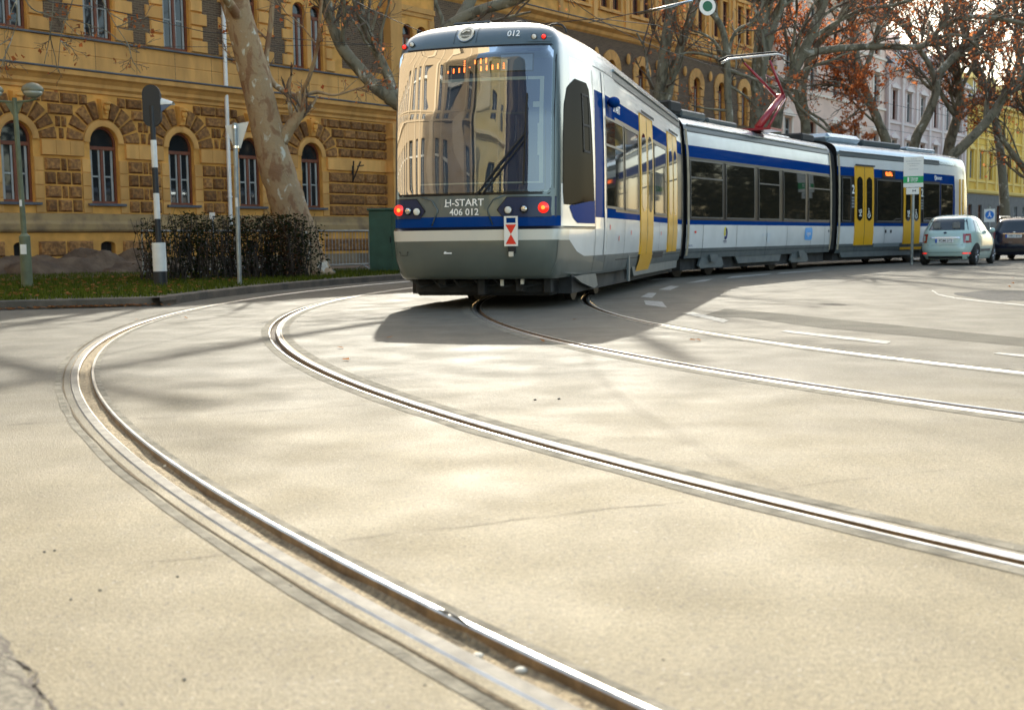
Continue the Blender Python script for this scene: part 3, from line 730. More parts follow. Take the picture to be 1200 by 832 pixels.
for sg in (-1, 1):
    mb = MB()
    def inner(z): return sg*((.36 if sg > 0 else .62)+abs(z-1.27)*.8)
    patch_front(c, inner, sg*1.085, 1.175, 1.425, 8, 8, .010, mb); mb.build('headlight_cluster', M_NAVY, TRAM, smooth=True)
    mb = MB(); patch_front(c, lambda z: inner(z)-sg*.012, lambda z: inner(z), 1.17, 1.43, 8, 1, .012, mb); patch_front(c, inner(1.42), sg*1.085, 1.423, 1.432, 1, 6, .012, mb); mb.build('cluster_edge', M_BLACK, TRAM)
    # sculpted crease beside the cluster
    mb = MB(); q_ = .0 if sg > 0 else .22; mb.tube([fpt(sg*(.46+q_), 1.455, .012), fpt(sg*(.30+q_), 1.40, .012), fpt(sg*(.22+q_), 1.28, .012), fpt(sg*(.30+q_), 1.08, .012)], .009, 5); mb.build('panel_crease', M_GREY, TRAM, smooth=True)
    La, Lb, Lc = (.94, .70, .50) if sg > 0 else (1.0, .86, .73); lamp(sg*La, 1.29, .060, M_RED, 'tail_light', M_RED, M_REDC); lamp(sg*Lb, 1.275, .043, M_CHROME, 'fog_light', M_BLACK); lamp(sg*Lc, 1.265, .046, M_LAMPW, 'headlight', M_BLACK)
# red and white tail plate
p = Vector(c.front(.56, .98, .05)); R3 = Matrix.Rotation(-A1, 3, 'Z')
pl = empty('tail_sign_plate', None, None); pl.parent = TRAM; pl.location = p; pl.rotation_euler.z = -A1
mb = MB(); mb.box(-.088, .088, -.008, .008, -.17, .12); mb.box(-.088, -.062, -.008, .008, .12, .19); mb.box(.062, .088, -.008, .008, .12, .19); mb.box(-.088, .088, -.008, .008, .185, .205); mb.build('plate', M_SIGNW, pl)
mb = MB(); mb.add([(-.07, -.011, .10), (.07, -.011, .10), (0, -.011, -.02), (-.07, -.011, -.145), (.07, -.011, -.145)], [(0, 1, 2), (2, 4, 3)]); mb.build('red_triangles', M_SIGNR, pl)
mb = MB(); mb.box(-.045, .045, -.0, .06, -.26, -.17); mb.box(-.03, .03, -.02, .0, -.30, -.24, 1); mb.build('plate_bracket', [M_BLACKM, M_CREAM], pl)
# seam lines, flaps on bumper
mb = MB(); patch_front(c, -.97, -.86, .70, .705, 1, 2, .01, mb); patch_front(c, -.97, -.963, .70, .74, 1, 1, .01, mb); patch_front(c, -.867, -.86, .70, .74, 1, 1, .01, mb)
patch_front(c, -.985, -.97, .735, .755, 1, 1, .012, mb); patch_front(c, -.86, -.845, .735, .755, 1, 1, .012, mb); mb.build('towing_flap', M_BLACKM, TRAM)
mb = MB(); patch_front(c, -.34, -.23, .72, .738, 1, 1, .010, mb); patch_front(c, -.33, -.305, .738, .752, 1, 1, .010, mb); mb.build('paint_chip', M_LETTER, TRAM)
mb = MB()
for (x) in (-.27, .03): patch_front(c, x, x+.005, 3.40, 3.70, 6, 1, .006, mb)
mb.build('panel_seam', M_BLACKM, TRAM)

# cab side (both sides), swoosh of blue and the side window
for sg in (1, -1):
    def wl(z): return float(np.interp(z, [1.33, 1.5, 2.2, 2.6, 2.85, 2.99], [-.20, -.23, -.18, -.10, .06, .38]))
    def wr(z): return float(np.interp(z, [1.33, 1.40, 2.6, 2.93, 2.99], [.1, 1.12, 1.04, .98, .88]))
    def wl2(z): return wl(z)
    mb = patch_side(c, wl, wr, 1.335, 2.99, 22, 10, sg, .006); cw = mb.build('cab_side_window', M_CABG, TRAM, smooth=True)
    mb = MB()
    def fr(t0, t1, z0, z1): patch_side(c, t0, t1, z0, z1, 4, 2, sg, .014, mb)
    fr(.62, .66, 2.05, 2.83); fr(.92, .95, 2.05, 2.83); fr(.62, .95, 2.80, 2.83); fr(.62, .95, 2.05, 2.08); fr(.62, .95, 2.40, 2.43)
    mb.build('sliding_pane_frame', M_BLACKM, cw)
    mb = patch_side(c, lambda z: float(np.interp(z, [1.04, 1.16, 1.32, 1.42], [.5, .18, 0, .5])), 1.15, 1.10, 1.335, 8, 8, sg, .005)
    patch_side(c, lambda z: 1.15-(1.42-z)*12 if z > 1.335 else 0.2, 1.15, 1.335, 1.42, 3, 6, sg, .005, mb)
    mb.build('blue_flash', M_BLUE, TRAM, smooth=True)
    # grey lower swoosh
    mb = patch_side(c, lambda z: float(np.interp(z, [.40, .9], [-.45, -.42])), lambda z: float(np.interp(z, [.4, .55, .62, .72, .88], [1.9, 1.9, .9, .35, .0])), .42, .88, 12, 8, sg, .005)
    mb.build('grey_flash', M_GREYG, TRAM, smooth=True)
    mb = MB(); patch_side(c, 1.17, 1.185, .45, 3.2, 12, 1, sg, .007, mb); patch_side(c, -.2, 1.17, 1.045, 1.057, 1, 6, sg, .007, mb); mb.build('panel_seam', M_BLACKM, TRAM)
    mb = patch_side(c, 1.72, 1.86, .66, 3.25, 12, 1, sg, .010); mb.build('white_corner_post', M_WHITE, TRAM, smooth=True)
    mb = patch_side(c, 1.87, 1.89, .45, 3.25, 12, 1, sg, .006); mb.build('panel_seam', M_BLACKM, TRAM)
    # car side above the first windows: broader blue in place of the black band on this car
    mb = MB(); patch_side(c, 1.9, 2.15, 1.29, 2.69, 4, 2, sg, .005, mb); mb.build('blue_side_panel', M_BLUE, TRAM)
    # ship-lap jack skirt under the cab corner
    P = [(0.1, .40), (1.6, .40), (1.75, .22), (1.5, .19), (.6, .30)]
    mb = MB(); mb.prism([(a, b) for a, b in P], 0, .04, plane='xz')
    mb.v = [car1.world(v[0], sg*(1.16+v[1]), v[2]) for v in mb.v]; mb.build('corner_skirt', M_SKIRT, TRAM)
# mirror camera pod
mb = MB(); mb.ball((0, 0, 0), .10, 10, sc=(.9, 1.5, .8)); o = mb.build('camera_pod', M_BLUE, TRAM, smooth=True); o.location = car1.side(2.12, 2.86, 1, .09); o.rotation_euler.z = -A1

M_PICT = M_LETTER
def window(car, t0, t1, sg=1, z0=1.33, z1=2.64, split=False, kind=0):
    mb = MB(); fw_ = .035
    for a, b, za, zb in ((t0, t0+fw_, z0, z1), (t1-fw_, t1, z0, z1), (t0+fw_, t1-fw_, z0, z0+fw_), (t0+fw_, t1-fw_, z1-fw_, z1)): patch_side(car, a, b, za, zb, 4, 2, sg, .016, mb)
    if split: patch_side(car, t0+fw_, t1-fw_, z1-.42, z1-.385, 1, 2, sg, .016, mb)
    o = mb.build('window', M_FRM, TRAM)
    mb = patch_side(car, t0+.02, t1-.02, z0+.02, z1-.02, 5, 2, sg, .009); mb.build('pane', M_GLASSD, o)
    return o
M_FRM = mat('window_rubber_frame', (.055, .055, .055), .45)
def wheelchair(mb, car, t, z, sg, s, f):
    def P(pts, r): mb.tube([Vector(car.side(t+f*a*s, z+b*s, sg, .026)) for a, b in pts], r*s, 4)
    P([(-.15, .75), (-.12, .40), (.18, .38), (.30, .02), (.40, .02)], .05); P([(-.13, .60), (.15, .58)], .05)
    P([(.10+.30*cos(a)-.12, .10+.30*sin(a)) for a in np.linspace(2.2, 6.6, 12)], .045)
    mb.ball(car.side(t-f*.14*s, z+.93*s, sg, .026), .09*s, 6)
def pram(mb, car, t, z, sg, s, f):
    def P(pts, r): mb.tube([Vector(car.side(t+f*a*s, z+b*s, sg, .026)) for a, b in pts], r*s, 4)
    P([(-.45, .75), (-.30, .60), (-.30, .35), (.30, .35), (.34, .6), (.15, .80), (0, .6), (-.28, .58)], .05); P([(-.2, .3), (.2, -.08)], .04); P([(.2, .3), (-.2, -.08)], .04)
    for q in (-.22, .22): mb.ball(car.side(t+q*s, z-.10*s, sg, .026), .10*s, 6)
def door(car, t0, t1, sg=1, z0=.62, z1=3.0, f=1, pict=True, low=None):
    mb = MB(); m = (t0+t1)/2
    if low is not None: patch_side(car, t0, t1, low, z0, 3, 4, sg, .03, mb)
    patch_side(car, t0, m-.008, z0, z1, 14, 4, sg, .018, mb); patch_side(car, m+.008, t1, z0, z1, 14, 4, sg, .018, mb)
    # edge return
    for a, e in ((t0, 0), (t1, 0)):
        mb.grid([[car.side(a, z, sg, -.01) for z in np.linspace(z0, z1, 6)], [car.side(a, z, sg, .018) for z in np.linspace(z0, z1, 6)]])
    o = mb.build('door', M_YEL, TRAM, smooth=True, angle=30)
    for a, b in ((t0, m), (m, t1)):
        cc = (a+b)/2; hw = (b-a)/2*(.72 if car is car1 else .60); mb = patch_side(car, lambda z: cc-rr(z, 1.36, 2.68, hw, hw*.7), lambda z: cc+rr(z, 1.36, 2.68, hw, hw*.7), 1.36, 2.68, 20, 3, sg, .022); mb.build('door_pane', M_GLASSD, o, smooth=True)
    mb = MB(); patch_side(car, m-.012, m+.012, z0, z1, 6, 1, sg, .022, mb); patch_side(car, t0-.02, t1+.02, z1, z1+.05, 1, 2, sg, .05, mb); mb.build('door_seal', M_BLACKM, o)
    if pict:
        mb = MB(); wheelchair(mb, car, t0+(t1-t0)*.27, 1.50, sg, .24, f); pram(mb, car, t0+(t1-t0)*.73, 1.53, sg, .22, f); mb.build('door_pictogram', M_PICT, o)
    return o
# car 1, street side (sg=+1) by image columns
c = car1
for a, b, sp in ((713.8, 733.5, True), (735.2, 751, False)): window(c, c.pt(a), c.pt(b), 1, split=sp)
door(c, c.pt(753), c.pt(767.5), 1, .62, 3.0, pict=False, low=.30); window(c, c.pt(769.5), c.pt(783), 1); door(c, c.pt(785), c.pt(795.5), 1, .62, 3.0, pict=False)
mb = MB()
for t in (c.pt(753), ): pass
mb = MB(); mb.add([c.side(t, z, 1, e) for t in (c.pt(752), c.pt(768)) for z, e in ((.33, .05), (.62, .02))], [(0, 1, 3, 2)]); 
for t0 in (2.5, 4.3, 9): window(c, t0, t0+1.5, -1)
text_side(c, 'START', c.pt(727), 2.82, .17, sx=1.2, m=M_LETTER, bold=.02)
mb = MB()
for (a, z) in ((718, 1.02), (728, .86), (742, .95), (777, .95)):
    t = c.pt(a); patch_side(c, t, t+.05, z, z+.07, 1, 1, 1, .01, mb)
mb.build('small_marking', M_SIGNR, TRAM)
mb = MB(); patch_side(c, c.pt(770), c.pt(781), .53, .64, 1, 3, 1, .012, mb); mb.build('service_flap', M_BLACKM, TRAM)
# car 2
c = car2
for i, (a, b) in enumerate(((811, 849), (852.5, 886), (890.6, 915), (919.5, 945.5), (948.5, 974))): window(c, c.pt(a), c.pt(b), 1, split=i in (0, 2, 4))
for t0 in (.5, 2.6, 4.7, 6.8, 8.4): window(c, t0, t0+1.4, -1)
mb = MB(); t = c.pt(852)
mb.tube([Vector(c.side(t+.05*cos(a)*(1), 1.0+.13*sin(a), 1, .012)) for a in np.linspace(1.7, 3.6, 9)], .022, 4, 0); mb.tube([Vector(c.side(t+.02+.055*cos(a), .99+.13*sin(a), 1, .012)) for a in np.linspace(-1.6, 1.2, 9)], .022, 4, 1)
mb.tube([Vector(c.side(t-.01, .92, 1, .012)), Vector(c.side(t, .86, 1, .012))], .022, 4, 1); patch_side(c, t-.09, t+.11, .80, .82, 1, 1, 1, .010, mb, 1); patch_side(c, t-.07, t+.09, .775, .785, 1, 1, 1, .010, mb, 1)
mb.build('operator_emblem', [mat('emblem_yellow', (.7, .55, .05), .5), mat('emblem_violet', (.03, .03, .12), .5)], TRAM)
mb = MB(); t = c.pt(949); patch_side(c, lambda z: t-rr(z, .80, 1.14, .30, .05)+(z-.8)*.08, lambda z: t+rr(z, .80, 1.14, .30, .05)+(z-.8)*.08, .80, 1.14, 8, 4, 1, .010, mb); st = mb.build('blue_sticker', mat('sticker_sky_blue', (.05, .32, .72), .4), TRAM)
mb = MB(); patch_side(c, c.pt(901), c.pt(904.5), .75, 1.0, 1, 1, 1, .010, mb); patch_side(c, c.pt(895.5), c.pt(897.5), .92, .98, 1, 1, 1, .010, mb); mb.build('service_hatch', mat('hatch_grey', (.55, .58, .60), .5), TRAM)
text_side(c, 'Ingyen', t, .98, .17, sx=.82, par=None, eps=.016).parent = st
mb = MB(); t = c.pt(816); patch_side(c, t, t+.10, 1.0, 1.05, 1, 1, 1, .01, mb); mb.build('small_marking', M_SIGNR, TRAM)
mb = MB(); t = c.pt(972); patch_side(c, t, t+.08, 1.02, 1.08, 1, 1, 1, .01, mb); mb.build('small_marking', M_BLACKM, TRAM)
text_side(c, '406 012', c.pt(812), .72, .07, m=M_BLUE)
# car 3: visible side is its sg=-1 side, t grows towards the joint
c = car3
def wt(px): return c.pt(px, -1)
def win3(a, b, **k): x, y = sorted((wt(a), wt(b))); return window(c, x, y, -1, **k)
win3(987.7, 998); win3(1028, 1057); win3(1082, 1101); win3(1102.5, 1118)
for a, b, lo in ((1002.5, 1024.5, None), (1059.5, 1078.8, None)):
    x, y = sorted((wt(a), wt(b))); door(c, x, y, -1, .62, 3.0, f=-1)
mb = MB(); x, y = sorted((wt(1056), wt(1081))); patch_side(c, x, y, .44, .52, 1, 3, -1, .06, mb); mb.build('door_step', M_YEL, TRAM)
for px in (1000.5, 1080.8): text_side(c, '2', wt(px), 2.28, .36, -1, flip=-1, bold=.02)
for px in (1000.5, 1080.8):
    mb = MB()
    for k in range(4): patch_side(c, wt(px)-.09, wt(px)+.09, 1.75+k*.09, 1.80+k*.09, 1, 1, -1, .012, mb)
    mb.build('door_notice', mat('notice_grey', (.25, .27, .28), .6), TRAM)
x, y = sorted((wt(1034.5), wt(1049.5))); mb = patch_side(c, x, y, 2.70, 2.95, 2, 2, -1, .014); dsp = mb.build('side_display', M_BLACK, TRAM)
text_side(c, 'FELSZ\u00c1LL', (x+y)/2, 2.82, .15, -1, eps=.022, bold=.02, m=M_LED, sx=.78, flip=-1).parent = dsp
text_side(c, 'm\u00e1vstart', wt(1100.5), 2.82, .18, -1, sx=.8, flip=-1, bold=.02)
mb = MB(); x = wt(1096.5); mb.tube([Vector(c.side(x+.06*cos(a), 2.82+.08*sin(a), -1, .012)) for a in np.linspace(0, 6.28, 12)], .014, 4); mb.build('operator_emblem', M_LETTER, TRAM)
for px, z in ((1039, .98), (1045, .98)):
    mb = MB(); patch_side(c, wt(px)-.06, wt(px)+.06, z, z+.10, 1, 1, -1, .01, mb); mb.build('small_marking', M_BLACKM, TRAM)
mb = MB(); x, y = sorted((wt(1026), wt(1056))); patch_side(c, x, y, .55, .66, 1, 3, -1, .012, mb); mb.build('vent_grille', mat('vent_grey', (.30, .36, .38), .4, .5), TRAM)
for t_ in (.35, .75):
    mb = MB(); mb.tube([Vector(c.side(t_, 1.3, -1, .05)), Vector(c.side(t_, 2.85, -1, .05))], .03, 6); mb.build('grab_rail', M_YEL, TRAM)

for car, sg, ts in ((car1, 1, (3.4, 5.2, 7.4, 8.6)), (car2, 1, (.9, 2.9, 4.9, 6.4, 8.3, 9.5)), (car3, -1, (2.9, 5.1, 6.9, 8.9))):
    mb = MB()
    for t_ in ts: patch_side(car, t_, t_+.014, .46, 1.19, 3, 1, sg, .007, mb)
    patch_side(car, 2.7 if car.nose else .05, car.L-.05, .565, .578, 1, 8, sg, .007, mb); patch_side(car, 2.7 if car.nose else .05, car.L-.05, 3.245, 3.262, 1, 8, sg, .008, mb)
    mb.build('panel_seam', M_BLACKM, TRAM)
# gangways
def gang(ca, ta, cb, tb, sga, sgb):
    mb = MB()
    def ring(car, t, k, sc):
        zs = [.5, 1.2, 2.0, 2.8, 3.25, 3.45, 3.55]; w_ = [1.2, 1.26, 1.26, 1.23, 1.18, 1.05, .8]
        return [car.world(t, k*w*sc, z) for w, z in zip(w_, zs)]+[car.world(t, -k*w*sc, z) for w, z in list(zip(w_, zs))[::-1]]
    A = ring(ca, ta, sga, 1); B = ring(cb, tb, sgb, 1); R = []
    for i in range(13):
        f = i/12; q = 1-.05*(i % 2); ctr = [(sum(a[k] for a in A)/14*(1-f)+sum(b[k] for b in B)/14*f) for k in range(3)]
        R.append([tuple(ctr[k]+(a[k]*(1-f)+b[k]*f-ctr[k])*(q if k < 2 else 1) for k in range(3)) for a, b in zip(A, B)])
    mb.grid(R, closed=True); mb.build('gangway_bellows', M_BLACKM, TRAM)
gang(car1, car1.L, car2, 0, 1, 1); gang(car2, car2.L, car3, car3.L, 1, -1)
for car, t, sg in ((car2, .015, 1), (car2, car2.L-.02, 1), (car3, car3.L-.03, -1), (car1, car1.L-.02, 1)):
    mb = MB(); w_ = .11 if car is not car1 else .05
    patch_side(car, t-(0 if t < 1 else w_), t+(w_ if t < 1 else 0), .50, 3.3, 10, 1, sg, .02, mb); mb.build('end_trim', M_BELL, TRAM)
mb = MB()
p = car2.C*0+(np.array(car1.world(car1.L+.1, 1.1, 0)[:2])); mb.tube([(p[0], p[1], .5), (p[0], p[1], 3.5)], .03, 6); mb.build('coupling_hose', M_BLACKM, TRAM)

# roof equipment
def roofbox(car, t0, t1, n0, n1, z0, z1, m, name='roof_box', ch=.04):
    mb = MB(); mb.cbox(t0, t1, n0, n1, z0, z1, ch); mb.v = [car.world(v[0], v[1], v[2]) for v in mb.v]; return mb.build(name, m, TRAM)
roofbox(car2, -.25, .35, .0, 1.05, 3.66, 3.92, M_BLACKM); roofbox(car2, .55, 1.9, -.6, .95, 3.62, 3.80, M_ROOFD); roofbox(car2, 2.4, 4.2, -.8, .8, 3.62, 3.76, M_ROOFD)
roofbox(car2, 8.9, 9.9, -.3, .85, 3.62, 3.84, M_BLACKM); roofbox(car2, 6.9, 8.6, -.8, .6, 3.60, 3.72, M_ROOF)
roofbox(car3, 7.6, 9.8, -.85, .8, 3.72, 3.98, M_ROOF, ch=.12); roofbox(car3, 4.4, 7.2, -.7, .7, 3.74, 3.92, M_ROOFD); roofbox(car3, 1.6, 3.9, -.7, .7, 3.74, 3.86, M_ROOF)
roofbox(car1, 1.0, 2.4, -.1, .75, 3.66, 3.82, M_BLACKM, ch=.06); roofbox(car1, 3.2, 6.5, -.7, .7, 3.74, 3.90, M_ROOF, ch=.06); roofbox(car1, 7.2, 10.2, -.7, .7, 3.74, 3.90, M_ROOFD, ch=.06)
roofbox(car1, .25, .95, MIDX-.34, MIDX+.18, 3.70, 3.785, M_ROOFD, 'emblem_housing', .02)
mb = MB()
for (t, n) in ((.55, .35), (.9, .75), (1.3, .55)): mb.tube([Vector(car1.world(t+.05*cos(a)-.3*cos(a), n+.25*cos(a), 3.64+.16*sin(a))) for a in np.linspace(0, pi, 9)], .014, 5)
mb.build('roof_cable', M_BLACKM, TRAM)
for (ca, sg) in ((car1, 1), (car2, 1), (car3, -1)):
    mb = MB(); t0 = 2.7 if ca.nose else .2
    mb.tube([Vector(ca.side(t0, 3.40, sg, .015)), Vector(ca.side(ca.L-.2, 3.40, sg, .015))], .022, 6); mb.build('gutter_rail', M_ROOF, TRAM)
# pantograph on car 2
pb_ = car2.pt(889); 
def W2(t, n, z): return Vector(car2.world(t, n, z))
knee = at(916, 113, 31.6); foot = at(888, 150, 31.0)
pan = MB(); pan.box(-.5, .5, -.4, .4, 0, .06); pano = pan.build('pantograph_base', M_PRED, TRAM); pano.location = foot-Vector((0, 0, .10)); pano.rotation_euler.z = -A2
mb = MB(); mb.tube([foot, knee], [.10, .075], 8); mb.tube([foot+Vector((.28, .1, 0)), knee+Vector((.10, .05, -.05))], [.035, .03], 6); mb.build('lower_arm', M_PRED, TRAM, smooth=True)
e1 = at(872, 74, 31.4); e2 = at(902, 71, 31.4)
mb = MB(); mb.tube([knee+Vector((-.16, 0, .02)), e1], [.045, .03], 7); mb.tube([knee+Vector((.05, 0, .02)), e2], [.045, .03], 7); mb.tube([e1.lerp(knee, .62), e1.lerp(knee, .45)+Vector((.12, 0, .07)), e2.lerp(knee, .6)], .016, 5); mb.tube([knee+Vector((-.16, 0, 0)), knee+Vector((.08, 0, 0))], .06, 7)
mb.build('upper_arm', M_PRED, TRAM, smooth=True)
s0, s1 = at(855, 69.5, 31.4), at(911, 64, 31.4); hx = s0+Vector((-.22, 0, -.10)); hy = s1+Vector((.20, 0, -.06))
mb = MB(); mb.tube([hx, s0, s1, hy], .028, 6, 1); mb.tube([q+Vector((0, .35, .10)) for q in (hx, s0, s1, hy)], .035, 6, 0); mb.tube([e1, s0.lerp(s1, .25)], .02, 5, 0); mb.tube([e2, s0.lerp(s1, .85)], .02, 5, 0)
mb.build('contact_strip', [M_BLACKM, M_GALV0], TRAM, smooth=True)

# underframe, bogies and wheels
mb = MB()
for car, a, b in ((car1, .3, 10.9), (car2, .1, 10.0), (car3, .4, 10.0)):
    q = MB(); q.box(a, b, -1.12, 1.12, .17, .46); mb.add([car.world(*v) for v in q.v], q.f)
mb.build('underframe', M_UNDER, TRAM)
WH = mat('wheel_steel', (.10, .09, .08), .5, .8)
def axle(car, t, par=None):
    u = Vector((car.u[0], car.u[1], 0)); n = Vector((car.n[0], car.n[1], 0)); c0 = Vector(car.world(t, 0, .33))
    Mx = Matrix((n, u, Vector((0, 0, 1)))).transposed()
    mb = MB()
    for s in (-1, 1): mb.lathe([(.02, -.06), (.30, -.06), (.33, -.05), (.335, .05), (.20, .06), (.02, .065)], tuple(c0+n*s*.74), 24, axis='x', M=Mx)
    mb.tube([c0-n*.74, c0+n*.74], .07, 10)
    return mb.build('wheelset', WH, par or TRAM, smooth=True, angle=30)
def bogie(car, t, cover=True, sg=1):
    mb = MB(); mb.cbox(-1.1, 1.1, -1.0, 1.0, .24, .42, .03); mb.v = [car.world(t+v[0], v[1], v[2]) for v in mb.v]; o = mb.build('bogie_frame', M_UNDER, TRAM)
    axle(car, t-.9, o); axle(car, t+.9, o)
    if cover:
        for s in (-1, 1):
            for dt in (0,):
                mb = MB(); mb.prism([(-.62, .20), (.62, .20), (.72, .26), (.55, .50), (-.55, .50), (-.72, .26)], 0, .05)
                mb.prism([(-.16, .34), (.16, .34), (.24, .50), (-.24, .50)], .05, .12)
                mb.v = [car.world(t+v[0], s*(1.20+v[1]), v[2]) for v in mb.v]; mb.build('bogie_cover', M_SKIRT, o)
bogie(car1, 2.9, False); bogie(car2, 1.55); bogie(car2, 7.6); bogie(car3, 3.0, False); 
# skirt pieces below car 1 and 3
for (car, a, b, sg) in ((car1, 4.6, 10.9, 1), (car3, 4.4, 9.8, -1), (car3, .3, 1.8, -1), (car2, 3.0, 6.2, 1)):
    mb = MB(); mb.prism([(a, .455), (a+.22, .26), (b-.15, .26), (b, .455)], 0, .05); mb.v = [car.world(v[0], sg*(1.19+v[1]), v[2]) for v in mb.v]; mb.build('lower_skirt', M_SKIRT, TRAM)
# couplings and pipes under the front
mb = MB()
for n, z0, z1, tt in ((-.5, .30, .40, -.3), (0.05, .18, .42, -.35), (.55, .22, .40, -.3), (.9, .20, .40, -.2)):
    q = MB(); q.cbox(tt, tt+.5, n-.05, n+.05, z0, z1, .01); mb.add([car1.world(*v) for v in q.v], q.f)
q = MB(); q.cbox(-.1, 2.0, -.95, .95, .16, .40, .05); mb.add([car1.world(*v) for v in q.v], q.f)
for a in range(6): mb.tube([Vector(car1.world(-.35, -.9+.28*a, .40)), Vector(car1.world(-.3, -.8+.28*a, .28)), Vector(car1.world(-.1, -.65+.3*a, .33))], .018, 5)
mb.build('coupling_gear', M_UNDER, TRAM)
mb = MB()
for n, z in ((.62, .32), (.35, .30)):
    q = MB(); q.box(-.42, -.38, n-.02, n+.02, z, z+.08); mb.add([car1.world(*v) for v in q.v], q.f)
mb.build('air_tap', M_CREAM, TRAM)
mb = MB(); mb.prism([(3.9, .2), (4.05, .2), (4.1, .62), (3.95, .62)], 0, .03); mb.v = [car1.world(v[0], 1.27+v[1], v[2]) for v in mb.v]; mb.build('step_bracket', M_SKIRT, TRAM)
# ------------------------------------------------------------------ facades
M_OCH = mat('ochre_stone', (.66, .32, .068), .8, var=.2, vscale=1.6, bump=.25, bscale=18)
M_OCHL = mat(island=.2, stretch=(1, 1, .3), name='light_ochre_stone', col=(.66, .34, .095), rough=.8, var=.15, vscale=2.2, bump=.2, bscale=14)
M_RUSB = mat(island=.42, name='brown_vermiculated_stone', col=(.22, .10, .034), rough=.9, col2=(.48, .23, .065), vscale=9, bump=1.6, bscale=22, detail=7, ramp=(.42, .66))
M_BRK = brick_mat('brown_brick', (.085, .050, .028), (.14, .085, .045), (.20, .14, .08))
M_LEAD = mat('grey_zinc_ledge', (.10, .105, .115), .5, .3, var=.2, vscale=3)
M_WOOD = mat('red_brown_window_wood', (.17, .048, .018), .55, var=.15, vscale=4)
M_PANE = mat('window_pane', (.018, .02, .022), .03, spec=.6, ior=1.5)
M_CURT = mat('pale_inner_frame', (.36, .36, .33), .6, var=.15, vscale=2)
M_PLNT = mat('dirty_plinth', (.16, .115, .075), .9, col2=(.27, .19, .11), vscale=1.2, bump=.4, bscale=10)
def wall_holes(mb, x0, x1, z0, z1, holes, y=0., dep=.28, mi=0, mr=None):
    polys = [[Vector((x0, z0, 0)), Vector((x1, z0, 0)), Vector((x1, z1, 0)), Vector((x0, z1, 0))]]+[[Vector((a, b, 0)) for a, b in h] for h in holes]
    tri = tessellate_polygon(polys); fl = [p for q in polys for p in q]; mb.add([(p.x, y, p.y) for p in fl], [tuple(t) for t in tri], mi)
    for h in holes:
        n = len(h); mb.add([(a, y, b) for a, b in h]+[(a, y+dep, b) for a, b in h], [(i, (i+1) % n, (i+1) % n+n, i+n) for i in range(n)], mi if mr is None else mr)
def arch_poly(xc, hw, z0, zs, rise=None, n=14):
    r = hw if rise is None else rise
    return [(xc-hw, z0), (xc+hw, z0)]+[(xc+hw*cos(a), zs+r*sin(a)) for a in np.linspace(0, pi, n)]
def rect_poly(xc, hw, z0, z1): return [(xc-hw, z0), (xc+hw, z0), (xc+hw, z1), (xc-hw, z1)]
def frame_strip(mb, poly, w_, y0, y1, mi=0):
    P = [Vector((a, b)) for a, b in poly]; c = sum(P, Vector((0, 0)))/len(P); n = len(P); Q = []
    for i, p in enumerate(P):
        d1 = (p-P[i-1]); d2 = (P[(i+1) % n]-p)
        if d1.length < 1e-6: d1 = d2
        if d2.length < 1e-6: d2 = d1
        d1 = d1.normalized(); d2 = d2.normalized(); nn = Vector((-d1.y-d2.y, d1.x+d2.x)); nn = nn.normalized()*w_/max(.35, sqrt(max(.1, (1+d1.dot(d2))/2)))
        Q.append(p+nn)
    A = [(p.x, y0, p.y) for p in P]; B = [(p.x, y0, p.y) for p in Q]; C_ = [(p.x, y1, p.y) for p in Q]
    mb.grid([A+[A[0]], B+[B[0]], C_+[C_[0]]], mi)
def window_arch(par, xc, hw, z0, zs, y=.20, zt=None, rise=None, name='window', bars=True, mw=None, dup=None):
    poly = arch_poly(xc, hw-.003, z0+.003, zs, rise) if zs else rect_poly(xc, hw-.003, z0+.003, zt-.003)
    top = zs+(rise or hw) if zs else zt
    mb = MB(); frame_strip(mb, poly, .07, y-.06, y)
    tr = zs-.10 if zs else zt-.55
    mb.box(xc-hw+.02, xc+hw-.02, y-.075, y-.005, tr-.11, tr); mb.box(xc-.045, xc+.045, y-.07, y-.005, z0+.05, tr-.11)
    o = mb.build(name, M_WOOD, par)
    tri = tessellate_polygon([[Vector((a, b, 0)) for a, b in poly]]); mb = MB(); mb.add([(a, y, b) for a, b in poly], [tuple(t) for t in tri]); mb.build('pane', M_PANE, o)
    mb = MB(); zz = z0+.07; zt_ = tr-.11; m = (zz+zt_)/2-.05
    for s in (-1, 1):
        mb.box(xc+s*(hw-.14)-.035, xc+s*(hw-.14)+.035, y-.03, y-.004, zz, zt_); mb.box(xc+s*.085-.03, xc+s*.085+.03, y-.028, y-.004, zz, zt_)
        a, b = sorted((xc+s*.11, xc+s*(hw-.17))); mb.box(a, b, y-.026, y-.004, m, m+.05)
    mb.build('inner_frame', M_CURT if mw is None else mw, o)
    return o
FAC = empty('building', 'ochre and brown rusticated public building with arched windows at the left of the street', 'building', (FO[0], FO[1], 0), FANG)
S0, S1 = -15.0, 47.4
CX0 = .42; BAY = 2.88; NB = range(-5, 17); CX = [BAY*k+CX0 for k in NB if k != 4]
g_h = [arch_poly(x, .5, 2.2, 4.05) for x in CX if S0+1 < x < S1-1]
lowcx = [x for x in CX if S0+1 < x < S1-1]
b_h = [arch_poly(x, .26, .52, .92, .12, 8) for x in lowcx]
mb = MB(); wall_holes(mb, S0, S1, 0, .5, [], 0, .4, 1); wall_holes(mb, S0, S1, .5, 1.35, b_h, 0, .4, 0); wall_holes(mb, S0, S1, 1.35, 6.0, g_h, 0, .3, 0)
up = []; upw = []
